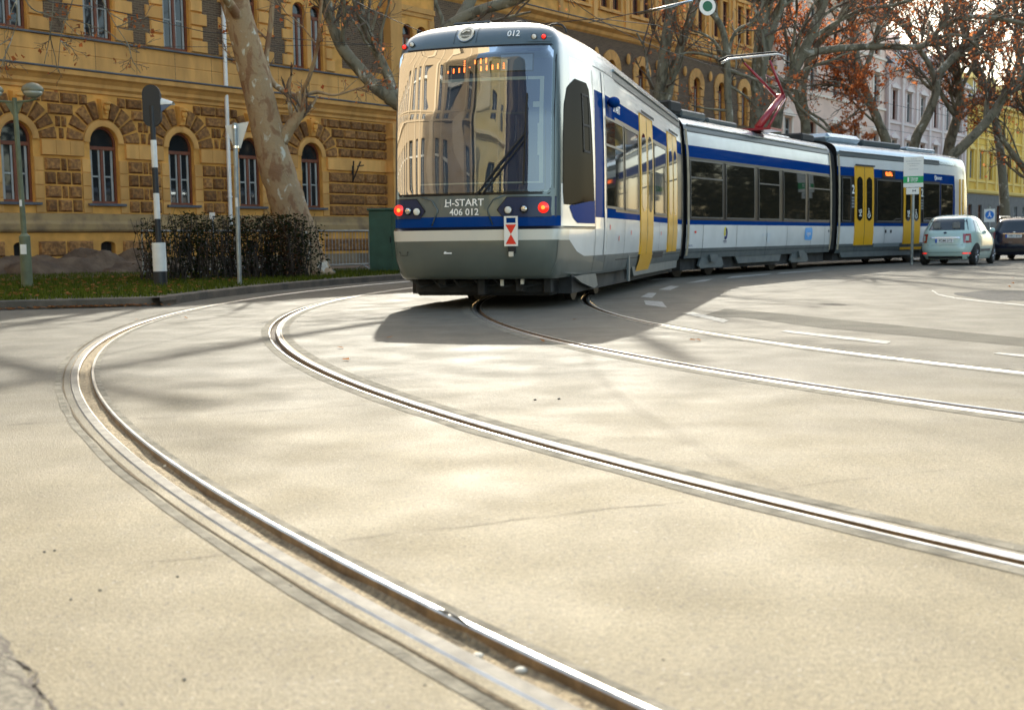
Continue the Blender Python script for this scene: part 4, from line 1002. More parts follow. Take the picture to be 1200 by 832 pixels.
for x in lowcx:
    if x < 7: up.append(rect_poly(x, .52, 7.18, 9.75)); upw.append((x, .52, None, 9.75))
    elif x < 17: 
        for q in (-.42, .42): up.append(arch_poly(x+q, .30, 7.18, 9.2)); upw.append((x+q, .30, 9.2, None))
    else: up.append(arch_poly(x, .36, 7.5, 9.35)); upw.append((x, .36, 9.35, None))
up1 = [h for h in up if max(p[0] for p in h) < 16]; up2 = [h for h in up if max(p[0] for p in h) >= 16]; SM = 16.0
wall_holes(mb, S0, SM, 6.0, 11.2, up1, 0, .3, 0, 0); wall_holes(mb, SM, S1, 6.0, 11.2, up2, 0, .3, 2, 0)
for a_, b_ in zip(lowcx[:-1], lowcx[1:]):
    if b_ < SM and abs(b_-a_-BAY) < .1: m_ = (a_+b_)/2; mb.box(m_-.40, m_+.40, -.02, -.001, 7.2, 9.75, 2)
    elif b_ < SM: m_ = (a_+b_)/2; mb.box(m_-1.2, m_+1.2, -.02, -.001, 7.4, 9.75, 2)
th = [rect_poly(x+q, .38, 12.2, 14.3) for x in lowcx for q in (-.52, .52)]
wall_holes(mb, S0, S1, 11.2, 17.4, th, 0, .3, 0)
mb.box(S0, S0+.3, .0, 14, 0, 17.4); mb.box(S1-.3, S1, .0, 14, 0, 17.4); mb.box(S0, S1, 13.8, 14, 0, 17.4)
wall = mb.build('wall', [M_OCH, M_PLNT, M_BRK], FAC)
mb = MB(); mb.box(S0, S1, .45, .50, 0, 17.4); mb.build('inner_wall', mat('dark_interior', (.02, .018, .015), .9), FAC)
mb = MB(); mb.add([(S0-.5, -.7, 17.9), (S1, -.7, 17.9), (S1, 7, 19.8), (S0-.5, 7, 19.8), (S0-.5, 14.5, 17.9), (S1, 14.5, 17.9)], [(0, 1, 2, 3), (3, 2, 5, 4), (0, 3, 4), (1, 5, 2)]); mb.build('roof', mat('roof_tiles', (.12, .06, .045), .8, var=.2, vscale=8), FAC)
def cornice(mb, x0, x1, prof, mi=0):
    # prof: list of (out, z)
    mb.grid([[(x0, -o, z) for o, z in prof], [(x1, -o, z) for o, z in prof]], mi)
    for x in (x0, x1): mb.add([(x, -o, z) for o, z in prof]+[(x, .0, prof[-1][1]), (x, .0, prof[0][1])], [tuple(range(len(prof)+2))], mi)
mb = MB(); cornice(mb, S0, S1, [(.002, 5.50), (.05, 5.53), (.05, 5.62), (.13, 5.70), (.13, 5.80), (.22, 5.92), (.30, 5.98), (.30, 6.12), (.004, 6.14)]); cornice(mb, S0, S1, [(.002, 10.75), (.10, 10.85), (.15, 11.0), (.35, 11.15), (.35, 11.28), (.002, 11.3)])
cornice(mb, S0, S1, [(.002, 16.7), (.2, 16.8), (.3, 17.2), (.7, 17.4), (.7, 17.7), (0, 17.9)])
mb.build('cornice', M_OCHL, FAC)
mb = MB(); cornice(mb, S0, S1, [(.002, 6.142), (.33, 6.13), (.335, 6.155), (.33, 6.18), (.004, 6.22)]); cornice(mb, S0, S1, [(.10, 7.08), (.17, 7.09), (.17, 7.13), (.002, 7.175)]); cornice(mb, S0, S1, [(.3, 11.29), (.38, 11.30), (.38, 11.33), (.002, 11.38)]); mb.build('zinc_ledge', M_LEAD, FAC)
mb = MB(); cornice(mb, S0, S1, [(.003, 6.20), (.09, 6.22), (.09, 6.60), (.075, 6.615), (.075, 6.63), (.09, 6.645), (.09, 7.075), (.003, 7.078)]); mb.build('plain_band', M_OCHL, FAC)
mb = MB()
for s in np.arange(S0+.6, S1, 1.46): mb.box(s, s+.012, -.093, -.085, 6.23, 7.06)
mb.build('band_joints', M_BRK, FAC)
mb = MB(); cornice(mb, S0, S1, [(.002, 1.30), (.10, 1.34), (.13, 1.40), (.13, 1.56), (.07, 1.66), (.05, 1.85), (.002, 1.88)]); mb.build('ledge', mat('weathered_ledge', (.36, .235, .10), .85, col2=(.17, .11, .06), vscale=1.8, ramp=(.45, .72)), FAC)
# jamb stones, light bands, rustication
jm = MB(); bd = MB(); ru = MB(); ar = MB(); ks = MB(); bb = MB()
xs_edges = [S0]+lowcx+[S1]
rr_ = random.Random(3)
for x in lowcx:
    for sg in (-1, 1):
        for k in range(4):
            a, b = sorted((x+sg*.502, x+sg*.80)); jm.block(a, b, 1.90+k*.41, 2.30+k*.41, 0, .035, .008)
    frame_z = 4.05
    A = []; nseg = 18
    for r_, o_ in ((.50, .0), (.50, .045), (.55, .06), (.66, .06), (.70, .04), (.70, .0)):
        A.append([(x+r_*cos(t), -o_, frame_z+r_*sin(t)) for t in np.linspace(0, pi, nseg)])
    ar.grid(A)
    # voussoirs
    for k in range(9):
        a0 = pi*k/9+.035; a1 = pi*(k+1)/9-.035; r0, r1 = .73, 1.28 if k != 4 else 1.34
        if k == 4: continue
        P = [(x+r*cos(a), frame_z+r*sin(a)) for r, a in ((r0, a0), (r1, a0), (r1, (a0+a1)/2), (r1, a1), (r0, a1), (r0, (a0+a1)/2))]
        c = (sum(p[0] for p in P)/6, sum(p[1] for p in P)/6); n = 6
        vs_ = [(p[0], -.003, p[1]) for p in P]+[(c[0]+(p[0]-c[0])*.84, -.09, c[1]+(p[1]-c[1])*.84) for p in P]
        ru.add(vs_, [tuple(range(6, 12))]+[(i, (i+1) % n, (i+1) % n+n, i+n) for i in range(n)])
    # keystone head
    ks.add([(x-.11, -.003, 4.74), (x+.11, -.003, 4.74), (x+.19, -.003, 5.38), (x-.19, -.003, 5.38), (x-.09, -.15, 4.78), (x+.09, -.15, 4.78), (x+.16, -.22, 5.34), (x-.16, -.22, 5.34)], [(4, 5, 6, 7), (0, 1, 5, 4), (1, 2, 6, 5), (2, 3, 7, 6), (3, 0, 4, 7)])
    ks.ball((x, -.24, 5.12), .11, 7, sc=(1, .8, 1.3)); ks.ball((x, -.30, 5.24), .10, 6, sc=(1.3, .7, .6)); ks.ball((x-.03, -.27, 4.95), .06, 5)
for a_, b_ in zip(xs_edges[:-1], xs_edges[1:]):
    la = a_+(.82 if a_ != S0 else .02); lb = b_-(.82 if b_ != S1 else .02)
    if lb-la > .3:
        for k in range(4):
            z = 1.905+k*.41; w_ = (lb-la); cut = [0, .32, .72, 1] if k % 2 == 0 else [0, .45, .62, 1]
            for p, q in zip(cut[:-1], cut[1:]): ru.block(la+w_*p+.025, la+w_*q-.025, z+.02, z+.375, -.003, .09, .05)
    la2 = a_+(.74 if a_ != S0 else 0); lb2 = b_-(.74 if b_ != S1 else 0)
    n = 3
    for k in range(n): bd.block(la2+(lb2-la2)*k/n, la2+(lb2-la2)*(k+1)/n, 3.60, 4.05, -.002, .09, .006)
    for k in range(4):
        z = 4.09+k*.35; zm = z+.17; dz = zm-4.05
        ca = sqrt(max(0, 1.36**2-dz**2)) if dz < 1.36 else .22
        ca = max(ca, .22)
        l2 = a_+(ca if a_ != S0 else 0); r2 = b_-(ca if b_ != S1 else 0); w_ = r2-l2
        if w_ < .12: continue
        m = max(1, int(round(w_/.62))); 
        cuts = np.linspace(0, 1, m+1) if k % 2 == 0 else np.concatenate([[0], (np.arange(m)+.5)/m, [1]])
        for p, q in zip(cuts[:-1], cuts[1:]):
            if (q-p)*w_ > .12: ru.block(l2+w_*p+.022, l2+w_*q-.022, z+.012, z+.318, -.003, .09, .045)
    for k in range(2):
        l3, r3 = a_+.5, b_-.5; w_ = (r3-l3)/2
        if w_ > .3: bb.block(l3+k*w_+.03, l3+(k+1)*w_-.03, .60, 1.05, -.003, .08, .05)
jm.build('jamb_stones', M_OCHL, FAC); bd.build('light_stone_band', M_OCHL, FAC); ru.build('rustication', M_RUSB, FAC); ar.build('arch_moulding', M_OCHL, FAC, smooth=True, angle=40); ks.build('carved_keystones', M_OCH, FAC, smooth=True, angle=40); bb.build('basement_blocks', M_RUSB, FAC)
# dark red reveal ring, sills
mb = MB()
for x in lowcx: mb.box(x-.66, x+.66, -.12, .2, 2.12, 2.195)
mb.build('window_sills', M_LEAD, FAC)
for x in lowcx:
    if -9 < x < 18: window_arch(FAC, x, .5, 2.2, 4.05)
mb = MB()
for x in lowcx:
    P = arch_poly(x, .26, .50, .92, .12, 8); tri = tessellate_polygon([[Vector((a, b, 0)) for a, b in P]]); mb.add([(a, .22, b) for a, b in P], [tuple(t) for t in tri])
    if x > -4 and x < 12:
        for q in (-.17, 0, .17): mb.tube([(x+q, .12, .5), (x+q, .12, 1.0)], .012, 4, 1)
mb.build('basement_windows', [mat('basement_dark', (.012, .010, .008), .8), M_BLACKM], FAC)
MID = mat('upper_frame_wood', (.20, .07, .035), .6)
for (x, hw, zs, zt) in upw: window_arch(FAC, x, hw, 7.2 if x < 17 else 7.52, zs, zt=zt)
for h in th[-34:]:
    x = (h[0][0]+h[1][0])/2; mb = MB(); P = rect_poly(x, .377, 12.203, 14.297); frame_strip(mb, P, .06, .14, .2); mb.box(x-.035, x+.035, .13, .195, 12.25, 14.2); mb.box(x-.35, x+.35, .13, .195, 13.5, 13.57); o = mb.build('window', M_WOOD, FAC); mb = MB(); mb.add([(a, .2, b) for a, b in P], [(0, 1, 2, 3)]); mb.build('pane', M_PANE, o)
# quoins around rectangular upper windows; round arch surrounds farther on
qm = MB(); pm = MB()
for x in lowcx:
    if x < 17:
        hw = .53 if x < 7 else .80
        for sg in (-1, 1):
            for k in range(6):
                w_ = .68 if k % 2 == 0 else .50; w_ *= (1 if x < 7 else .7); a, b = sorted((x+sg*hw, x+sg*(hw+w_))); qm.block(a, b, 7.19+k*.44, 7.60+k*.44, -.002, .07, .03)
        if x >= 7: qm.cbox(x-.11, x+.11, -.06, .2, 7.2, 9.2, .02)
        pm.box(x-hw-.35, x+hw+.35, -.10, .0, 10.0, 10.2); pm.box(x-hw-.25, x+hw+.25, -.05, .0, 9.84, 10.0)
    else:
        for k in range(11):
            a0 = -.35+(pi+.7)*k/11+.012; a1 = -.35+(pi+.7)*(k+1)/11-.012; P = [(x+r*cos(a), 9.35+r*sin(a)) for r, a in ((.38, a0), (.86, a0), (.86, a1), (.38, a1))]
            qm.add([(p[0], -.003, p[1]) for p in P]+[(p[0], -.07, p[1]) for p in P], [(4, 5, 6, 7), (0, 1, 5, 4), (1, 2, 6, 5), (2, 3, 7, 6), (3, 0, 4, 7)])
        for sg in (-1, 1):
            for k in range(4):
                w_ = .42 if k % 2 else .32; a, b = sorted((x+sg*.38, x+sg*(.38+w_))); qm.block(a, b, 7.45+k*.42, 7.85+k*.42, -.002, .07, .02)
        pm.ball((x+BAY/2, -.12, 9.9), .14, 6, sc=(1, .7, 2.0)); 
    for q in (-.52, .52):
        for sg in (-1, 1): a, b = sorted((x+q+sg*.385, x+q+sg*.5)); pm.box(a, b, -.05, .0, 12.1, 14.5)
    pm.box(x-1.1, x+1.1, -.12, .0, 14.5, 14.65); pm.box(x-1.1, x+1.1, -.12, 0, 12.0, 12.1)
    pm.box(x+BAY/2-.16, x+BAY/2+.16, -.09, 0, 11.4, 15.5)
qm.build('quoin_stones', M_OCHL, FAC); pm.build('window_hoods', M_OCHL, FAC)
# projecting pier, downpipe, iron bracket
mb = MB(); mb.box(12.95, 13.7, -.45, -.0, 0, 5.48); mb.box(12.85, 13.8, -.5, 0, 0, 1.3); mb.box(12.9, 13.75, -.49, .0, 3.6, 4.05); mb.box(12.9, 13.75, -.5, 0, 4.9, 5.0); mb.box(13.0, 13.65, -.40, 0, 6.3, 10.7); mb.build('projecting_pier', M_OCHL, FAC)
mb = MB(); mb.tube([(5.12, -.15, 16), (5.12, -.15, 1.5)], .07, 10)
for z in (2.5, 4.5, 8.5, 10.5): mb.tube([(5.12, -.15, z-.03), (5.12, -.15, z+.03)], .09, 10)
mb.build('downpipe', mat('pale_zinc_pipe', (.80, .78, .74), .45, .2, var=.1, vscale=2), FAC, smooth=True, angle=40)
mb = MB(); x = 11.05; mb.tube([(x-.18, -.35, 3.95), (x, -.10, 3.2), (x+.18, -.35, 3.95)], .03, 5); mb.tube([(x, -.35, 3.75), (x+.25, -.45, 3.80)], .025, 5); mb.tube([(x, -.08, 3.2), (x, -.08, 3.8)], .03, 5); mb.build('iron_flag_holder', M_BLACKM, FAC)

# houses farther along the street
def house(label, s0, s1, H, mw, mt, bayw, seed, gf=None, gfh=4.6, roof=None, pil=False, storeys=None, mansard=2.6):
    t = empty('house', label, 'house', (FO[0], FO[1], 0), FANG)
    n = max(1, int((s1-s0)/bayw)); bw = (s1-s0)/n; r = random.Random(seed)
    fl = storeys or [(1.2, 3.6), (gfh+1.1, gfh+3.5), (gfh+5.0, gfh+7.2)]
    hs = []; 
    for k in range(n):
        for (a, b) in fl:
            if b < H-.6: hs.append(rect_poly(s0+(k+.5)*bw, .55, a, b))
    mb = MB(); g0 = [h for h in hs if h[2][1] < gfh]; g1 = [h for h in hs if h[0][1] > gfh]
    wall_holes(mb, s0, s1, 0, gfh, g0, 0, .3, 1); wall_holes(mb, s0, s1, gfh, H, g1, 0, .3, 0)
    mb.box(s0, s0+.3, 0, 13, 0, H); mb.box(s1-.3, s1, 0, 13, 0, H); mb.box(s0, s1, 12.7, 13, 0, H); mb.build('wall', [mw, gf or mw], t)
    mb = MB(); mb.box(s0+.3, s1-.3, .45, .5, 0, H); mb.build('inner_wall', M_BLACKM, t)
    mb = MB(); cornice(mb, s0, s1, [(.002, gfh-.25), (.15, gfh-.15), (.2, gfh), (.2, gfh+.12), (.002, gfh+.15)]); cornice(mb, s0, s1, [(.002, H-.6), (.2, H-.5), (.25, H-.2), (.6, H-.1), (.6, H+.12), (0, H+.2)])
    for (a, b) in fl[1:]: cornice(mb, s0, s1, [(.002, a-.35), (.10, a-.30), (.10, a-.15), (.002, a-.12)])
    mb.build('cornice', mt, t)
    mb = MB()
    for h in hs:
        x = (h[0][0]+h[1][0])/2; a, b = h[0][1], h[2][1]
        if a > gfh:
            mb.box(x-.75, x-.56, -.07, 0, a, b+.1); mb.box(x+.56, x+.75, -.07, 0, a, b+.1); mb.box(x-.85, x+.85, -.2, 0, b+.1, b+.25); mb.add([(x-.85, -.12, b+.26), (x+.85, -.12, b+.26), (x, -.12, b+.6), (x-.85, 0, b+.26), (x+.85, 0, b+.26), (x, 0, b+.6)], [(0, 1, 2), (0, 2, 5, 3), (1, 4, 5, 2)])
    if pil:
        for k in range(n+1): xx = min(max(s0+k*bw, s0+.2), s1-.2); mb.box(xx-.18, xx+.18, -.16, 0, gfh+.2, H-.6); mb.box(xx-.26, xx+.26, -.2, 0, H-1.0, H-.6)
    mb.build('window_surrounds', mt, t)
    for h in hs:
        x = (h[0][0]+h[1][0])/2; a, b = h[0][1], h[2][1]
        mb = MB(); P = rect_poly(x, .545, a+.004, b-.004); frame_strip(mb, P, .07, .14, .2); mb.box(x-.035, x+.035, .13, .195, a+.1, b-.1); mb.box(x-.5, x+.5, .13, .195, b-.75, b-.68); o = mb.build('window', M_WOOD if r.random() < .5 else M_CURT, t)
        mb = MB(); mb.add([(p, .2, q) for p, q in P], [(0, 1, 2, 3)]); mb.build('pane', M_PANE, o)
    mb = MB(); mb.add([(s0, -.5, H+.2), (s1, -.5, H+.2), (s1, 2.2, H+mansard), (s0, 2.2, H+mansard), (s0, 11, H+mansard), (s1, 11, H+mansard), (s0, 13, H), (s1, 13, H)], [(0, 1, 2, 3), (3, 2, 5, 4), (4, 5, 7, 6), (0, 3, 4, 6), (1, 7, 5, 2)])
    mb.build('roof', roof or M_LEAD, t)
    if mansard > 1.5:
        for k in range(0, n, 2):
            x = s0+(k+.5)*bw; mb = MB(); mb.box(x-.55, x+.55, -.1, 1.8, H+.4, H+1.9); mb.prism([(x-.75, H+1.9), (x+.75, H+1.9), (x, H+2.5)], -.2, 1.8); o = mb.build('dormer', mt, t); mb = MB(); mb.box(x-.35, x+.35, -.13, -.09, H+.65, H+1.7); mb.build('dormer_pane', M_PANE, o)
    return t
M_PINK = mat('pale_pink_plaster', (.80, .58, .46), .85, var=.07, vscale=.8); M_PINKT = mat('cream_pink_trim', (.84, .72, .60), .8)
M_MAUV = mat('mauve_pink_plaster', (.66, .50, .45), .85, var=.08, vscale=.8); M_MAUVT = mat('mauve_trim', (.74, .62, .57), .8)
M_YELH = mat('bright_yellow_plaster', (.76, .47, .07), .85, var=.08, vscale=.8); M_YELT = mat('yellow_trim', (.80, .56, .16), .8); M_GREYS = mat('grey_shopfront_stone', (.13, .125, .12), .8, var=.12, vscale=2)
house('tall pale pink plastered house behind the orange leaves, next to the ochre building', 47.8, 66.5, 16.8, M_PINK, M_PINKT, 3.4, 1, storeys=[(1.2, 3.6), (6.0, 8.4), (10.4, 12.6), (14., 15.8)])
house('mauve pink house with grey dormers between the tall pink house and the yellow one', 66.8, 85.6, 13.4, M_MAUV, M_MAUVT, 3.1, 2, pil=True)
house('yellow house with dark grey ground floor at the far right of the street', 86.0, 118., 12.6, M_YELH, M_YELT, 2.9, 3, gf=M_GREYS, gfh=4.8, pil=True)
house('plain beige house beyond the yellow one at the right edge', 117.4, 140., 14., M_PINKT, M_MAUVT, 3.3, 4)

# buildings across the junction behind the photographer, mirrored in the windscreen and car sides; the dark one is added to dim the mirrored sky
def block(label, c, rz, L, D, H, mw, mt, seed, pitch=3.1):
    t = empty('corner_house', label, 'house', (c[0], c[1], 0), rz); hs = []
    n = int(L/pitch); bw = L/n
    for k in range(n):
        for z in (1.5, 6.0, 10.4, 14.6):
            if z+2.6 < H: hs.append(rect_poly(-L/2+(k+.5)*bw, .62, z, z+2.6))
    mb = MB(); wall_holes(mb, -L/2, L/2, 0, H, hs, 0, .3, 0); mb.box(-L/2, -L/2+.3, 0, D, 0, H); mb.box(L/2-.3, L/2, 0, D, 0, H); mb.box(-L/2, L/2, D-.3, D, 0, H); mb.box(-L/2, L/2, 0, D, H, H+.2); mb.build('wall', mw, t)
    mb = MB()
    for z in (5.0, 9.5, 13.8): cornice(mb, -L/2, L/2, [(.002, z), (.25, z+.15), (.25, z+.35), (.002, z+.4)])
    cornice(mb, -L/2, L/2, [(.002, H-.9), (.5, H-.4), (.9, H), (.9, H+.3), (0, H+.4)])
    for k in range(n+1): x = min(max(-L/2+k*bw, -L/2+.25), L/2-.25); mb.box(x-.22, x+.22, -.2, 0, 5.4, H-.9)
    mb.build('cornice', mt, t)
    mb = MB()
    for h in hs: x = (h[0][0]+h[1][0])/2; mb.box(x-.6, x+.6, .2, .24, h[0][1], h[2][1]); mb.box(x-.04, x+.04, .12, .2, h[0][1], h[2][1], 1); mb.box(x-.6, x+.6, .12, .2, h[2][1]-.8, h[2][1]-.72, 1)
    mb.build('window_glazing', [M_PANE, M_CURT], t)
    return t
block('tall pinkish brown corner house mirrored in the left half of the windscreen', (-40.5, 9.4), radians(180-40), 64, 14, 34, mat('rose_brown_plaster', (.235, .175, .105), .85), mat('rose_brown_trim', (.33, .26, .17), .8), 5)
block('cream yellow house mirrored in the middle of the windscreen', (-13.4, -15.3), radians(130), 7, 8, 24, mat('cream_plaster', (.60, .50, .24), .85), mat('cream_trim', (.66, .58, .38), .8), 6, 3.4)
block('unseen dark brown house added to darken the right of the windscreen reflection', (-8.6, -34), radians(97), 30, 10, 27, mat('dark_brown_plaster', (.10, .08, .055), .85), mat('dark_brown_trim', (.13, .105, .07), .8), 8, 3.4)  # added house, keeps bright sky out of the right of the glass
PARK_TREES = True

# ------------------------------------------------------------------ trees
def bark(name, a, b, c, sc=2.2):
    m = mat(name, a, .9, bump=1.4, bscale=9); nt = m.node_tree; bs = nt.nodes['Principled BSDF']
    tc = nt.nodes.new('ShaderNodeTexCoord'); mp = nt.nodes.new('ShaderNodeMapping'); mp.inputs['Scale'].default_value = (1.5, 1.5, .8); nt.links.new(tc.outputs['Object'], mp.inputs[0])
    n = nt.nodes.new('ShaderNodeTexNoise'); n.inputs['Scale'].default_value = sc; n.inputs['Detail'].default_value = 5; n.inputs['Roughness'].default_value = .6; n.inputs['Distortion'].default_value = .6; nt.links.new(mp.outputs[0], n.inputs['Vector'])
    r = nt.nodes.new('ShaderNodeValToRGB'); e = r.color_ramp.elements; e[0].position = .40; e[0].color = (*a, 1); e[1].position = .47; e[1].color = (*b, 1); q = e.new(.60); q.color = (*b, 1); q = e.new(.64); q.color = (*c, 1)
    nt.links.new(n.outputs['Fac'], r.inputs[0]); nt.links.new(r.outputs[0], bs.inputs['Base Color']); return m
M_BARK1 = bark('plane_bark_tan', (.235, .125, .06), (.33, .22, .115), (.52, .47, .36), 2.4)
M_BARK2 = bark('plane_bark_olive', (.10, .085, .055), (.19, .165, .11), (.42, .39, .31), 2.0)
M_TWIG = mat('twig_brown', (.12, .085, .06), .9)
M_LEAFO = leaf_mat('rusty_orange_leaves', (.34, .085, .03), (.70, .27, .10)); M_LEAFB = leaf_mat('dry_brown_leaves', (.25, .075, .03), (.5, .16, .05))
def bez(P, n):
    P = [Vector(p) for p in P]; out = []
    for i in range(len(P)-1):
        p0 = P[max(i-1, 0)]; p1 = P[i]; p2 = P[i+1]; p3 = P[min(i+2, len(P)-1)]
        for k in range(n):
            t = k/n; out.append(.5*((2*p1)+(-p0+p2)*t+(2*p0-5*p1+4*p2-p3)*t*t+(-p0+3*p1-3*p2+p3)*t**3))
    out.append(P[-1]); return out
class Tree:
    def __init__(s, name, label, seed, bark, leafm=None, leaves=0, twig=1., reach=1., leafr=.07, drop=0.):
        s.r = random.Random(seed); s.mb = MB(); s.tw = MB(); s.lf = MB(); s.name = name; s.label = label; s.bark = bark; s.leafm = leafm; s.nl = leaves; s.tips = []; s.twig = twig; s.reach = reach; s.lr = leafr; s.drop = drop
    def limb(s, pts, r0, r1, kids=0, sub=6, klen=(1.5, 3.), start=.25, flare=0):
        P = bez(pts, sub); n = len(P); k_ = [random.gauss(0, 1) for _ in P]
        R = [(r0+(r1-r0)*(i/(n-1))**.85) for i in range(n)]
        if flare:
            for i in range(min(n, 5)): R[i] *= 1+flare*(1-i/5)**2
        R = [a*(1+.04*s.r.uniform(-1, 1)) for a in R]
        s.mb.tube(P, R, 12 if r0 > .12 else 8)
        for q in range(kids):
            i = int(n*(start+(1-start)*s.r.random())); i = min(i, n-2); d = (P[i+1]-P[i]).normalized()
            s.branch(P[i], (d+s.rv()*.8+Vector((0, 0, .15))).normalized(), s.r.uniform(*klen), max(.012, R[i]*.42), 2)
        return P, R
    def rv(s):
        while True:
            v = Vector((s.r.uniform(-1, 1), s.r.uniform(-1, 1), s.r.uniform(-1, 1)))
            if .1 < v.length < 1: return v.normalized()
    def branch(s, p, d, L, r, lvl):
        n = 6; P = [p.copy()]; q = p.copy()
        for i in range(n):
            d = (d+s.rv()*.28+Vector((0, 0, .06-s.drop*(lvl < 1)))).normalized(); q = q+d*L/n; P.append(q.copy())
        r1 = max(.0045, r*.35); mbx = s.mb if lvl >= 2 else s.tw
        mbx.tube(P, [r+(r1-r)*i/n for i in range(n+1)], 7 if lvl >= 2 else (5 if lvl == 1 else 3), cap=False)
        if lvl > 0:
            for k in range(int((5 if lvl == 2 else 5)*s.twig)):
                i = s.r.randint(1, n-1); dd = (P[i+1]-P[i]).normalized(); s.branch(P[i], (dd+s.rv()*.9).normalized(), L*s.r.uniform(.35, .62), max(.005, r*.45), lvl-1)
        else: s.tips.append(P)
    def finish(s):
        root = empty(s.name, s.label, 'tree', tuple(s.base), 0, 'plane trees along the street')
        def rel(mb): mb.v = [(v[0]-s.base[0], v[1]-s.base[1], v[2]-s.base[2]) for v in mb.v]; return mb
        rel(s.mb).build('trunk', s.bark, root, smooth=True)
        if s.tw.v: rel(s.tw).build('twigs', M_TWIG, root)
        if s.nl and s.tips:
            for i in range(s.nl):
                P = s.r.choice(s.tips); k = s.r.randint(2, len(P)-1); c = P[k]+s.rv()*.10; random.seed(s.r.random()); leaf_poly(s.lf, c, s.lr*s.r.uniform(.6, 1.3), flat=False)
            rel(s.lf).build('leaves', s.leafm, root)
        return root
# big leaning plane tree on the verge
def tree_px(name, label, seed, Y, bark_, limbs, leaves, leafm=M_LEAFO, twig=1., leafr=.075, extra=0, drop=0.):
    t = Tree(name, label, seed, bark_, leafm, leaves, twig, leafr=leafr, drop=drop)
    first = True
    for L in limbs:
        px, r0, r1, kids = L[:4]; kl = L[4] if len(L) > 4 else (1.5, 3.2)
        pts = [at(x, y, Y+(dy[0] if dy else 0)) for x, y, *dy in px]
        if first:
            t.base = Vector((pts[0].x, pts[0].y, GZ)); pts[0].z = min(pts[0].z, GZ-.1); first = False; t.limb(pts, r0, r1, kids, klen=kl, start=.35, flare=.35)
        else: t.limb(pts, r0, r1, kids, klen=kl)
    return t.finish()
tree_px('plane_tree', 'thick mottled tan trunk leaning left on the grass verge behind the hedge', 11, 28.5, M_BARK1, [
    ([(362, 328), (352, 286), (338, 240), (322, 190), (308, 130), (292, 65), (276, 5), (252, -90), (240, -200, 1)], .50, .27, 0),
    ([(330, 165), (338, 152), (348, 138), (353, 120), (352, 108)], .17, .10, 3, (.8, 1.6)),
    ([(352, 116), (334, 108, .3), (318, 95, .5), (312, 70, .8), (318, 20, 1), (322, -60, 1), (330, -160, 1)], .085, .05, 6, (1, 2)),
    ([(352, 112), (362, 92, -.3), (372, 55, -.6), (376, 10, -1), (385, -60, -1)], .06, .03, 5, (.8, 1.8)),
    ([(352, 116), (370, 108), (392, 112), (420, 104), (440, 100)], .04, .015, 6, (.6, 1.2)),
    ([(252, -90), (180, -190, -2), (90, -280, -4), (0, -330, -6)], .16, .06, 4, (1.5, 3)),
    ([(246, -150), (300, -260, 2), (390, -340, 1), (470, -400, 0)], .16, .06, 4, (1.5, 3)),
    ([(240, -200), (220, -330, 1), (210, -450, 2), (225, -500, 2)], .18, .06, 4, (1.5, 3)),
    ([(285, 30), (240, -30, -1.5), (150, -70, -3), (60, -60, -4.5)], .12, .05, 10, (1.2, 2.6)),
], 520, twig=.8, leafr=.05)
tree_px('plane_tree', 'plane tree rising behind the tram front, its forked limb reaching up left over the verge', 12, 35, M_BARK2, [
    ([(520, 318), (515, 250), (505, 190), (488, 140), (470, 122), (455, 112)], .34, .24, 0),
    ([(458, 114), (440, 102), (420, 80), (400, 55), (388, 25), (375, -10), (360, -80), (340, -170, 2)], .21, .12, 12, (1.5, 3)),
    ([(462, 112), (455, 90), (442, 62), (432, 40), (420, 12), (410, -30), (400, -120)], .15, .09, 12, (1.5, 3)),
    ([(480, 130), (500, 60), (545, 20), (610, -2), (660, -30, -2), (720, -80, -3)], .22, .10, 12, (1.5, 3.2)),
    ([(492, 145), (520, 60), (560, -20, 1), (580, -120, 2), (600, -230, 2), (610, -400, 0)], .22, .10, 12, (2, 4)),
    ([(590, -150, 1), (480, -300), (400, -430, -2)], .16, .07, 6, (2, 3.5)), ([(350, -130), (330, -260), (340, -420)], .14, .06, 6, (2, 3.5)),
], 1500, twig=.9, leafr=.06)
tree_px('plane_tree', 'pair of smooth grey trunks leaning apart just behind the joint of the first tram section', 13, 47, M_BARK2, [
    ([(768, 306), (769, 220), (772, 130), (779, 60), (788, 5), (800, -80), (806, -200)], .30, .16, 12, (2, 4)),
    ([(775, 180), (783, 110), (796, 60), (814, 5), (832, -70), (850, -160)], .20, .13, 10, (2, 4)),
    ([(772, 120), (800, 70), (790, 20), (760, -20), (700, -60)], .04, .02, 8, (1, 2)),
], 700, twig=.8, leafr=.062)
tree_px('plane_tree', 'knobbly slim tree with bent side limbs left of the pantograph', 14, 46, M_BARK2, [
    ([(852, 306), (854, 220), (855, 150), (853, 110), (852, 75), (848, 40), (838, 20), (825, 5), (810, -40)], .17, .10, 8, (1, 2.2)),
    ([(853, 72), (832, 66), (810, 62), (790, 66)], .08, .03, 6, (.8, 1.6)), ([(852, 74), (838, 50), (818, 38), (800, 36)], .07, .03, 6, (.8, 1.6)),
    ([(853, 66), (858, 46), (866, 34), (884, 24), (900, -10)], .08, .04, 8, (1, 2)), ([(853, 100), (872, 112), (888, 128)], .06, .03, 4, (.8, 1.5)), ([(853, 130), (830, 128), (810, 124)], .06, .02, 4, (.6, 1.3)),
    ([(853, 82), (880, 92), (900, 100), (930, 110)], .08, .03, 5, (.8, 1.5))
], 500, twig=.8, leafr=.058)
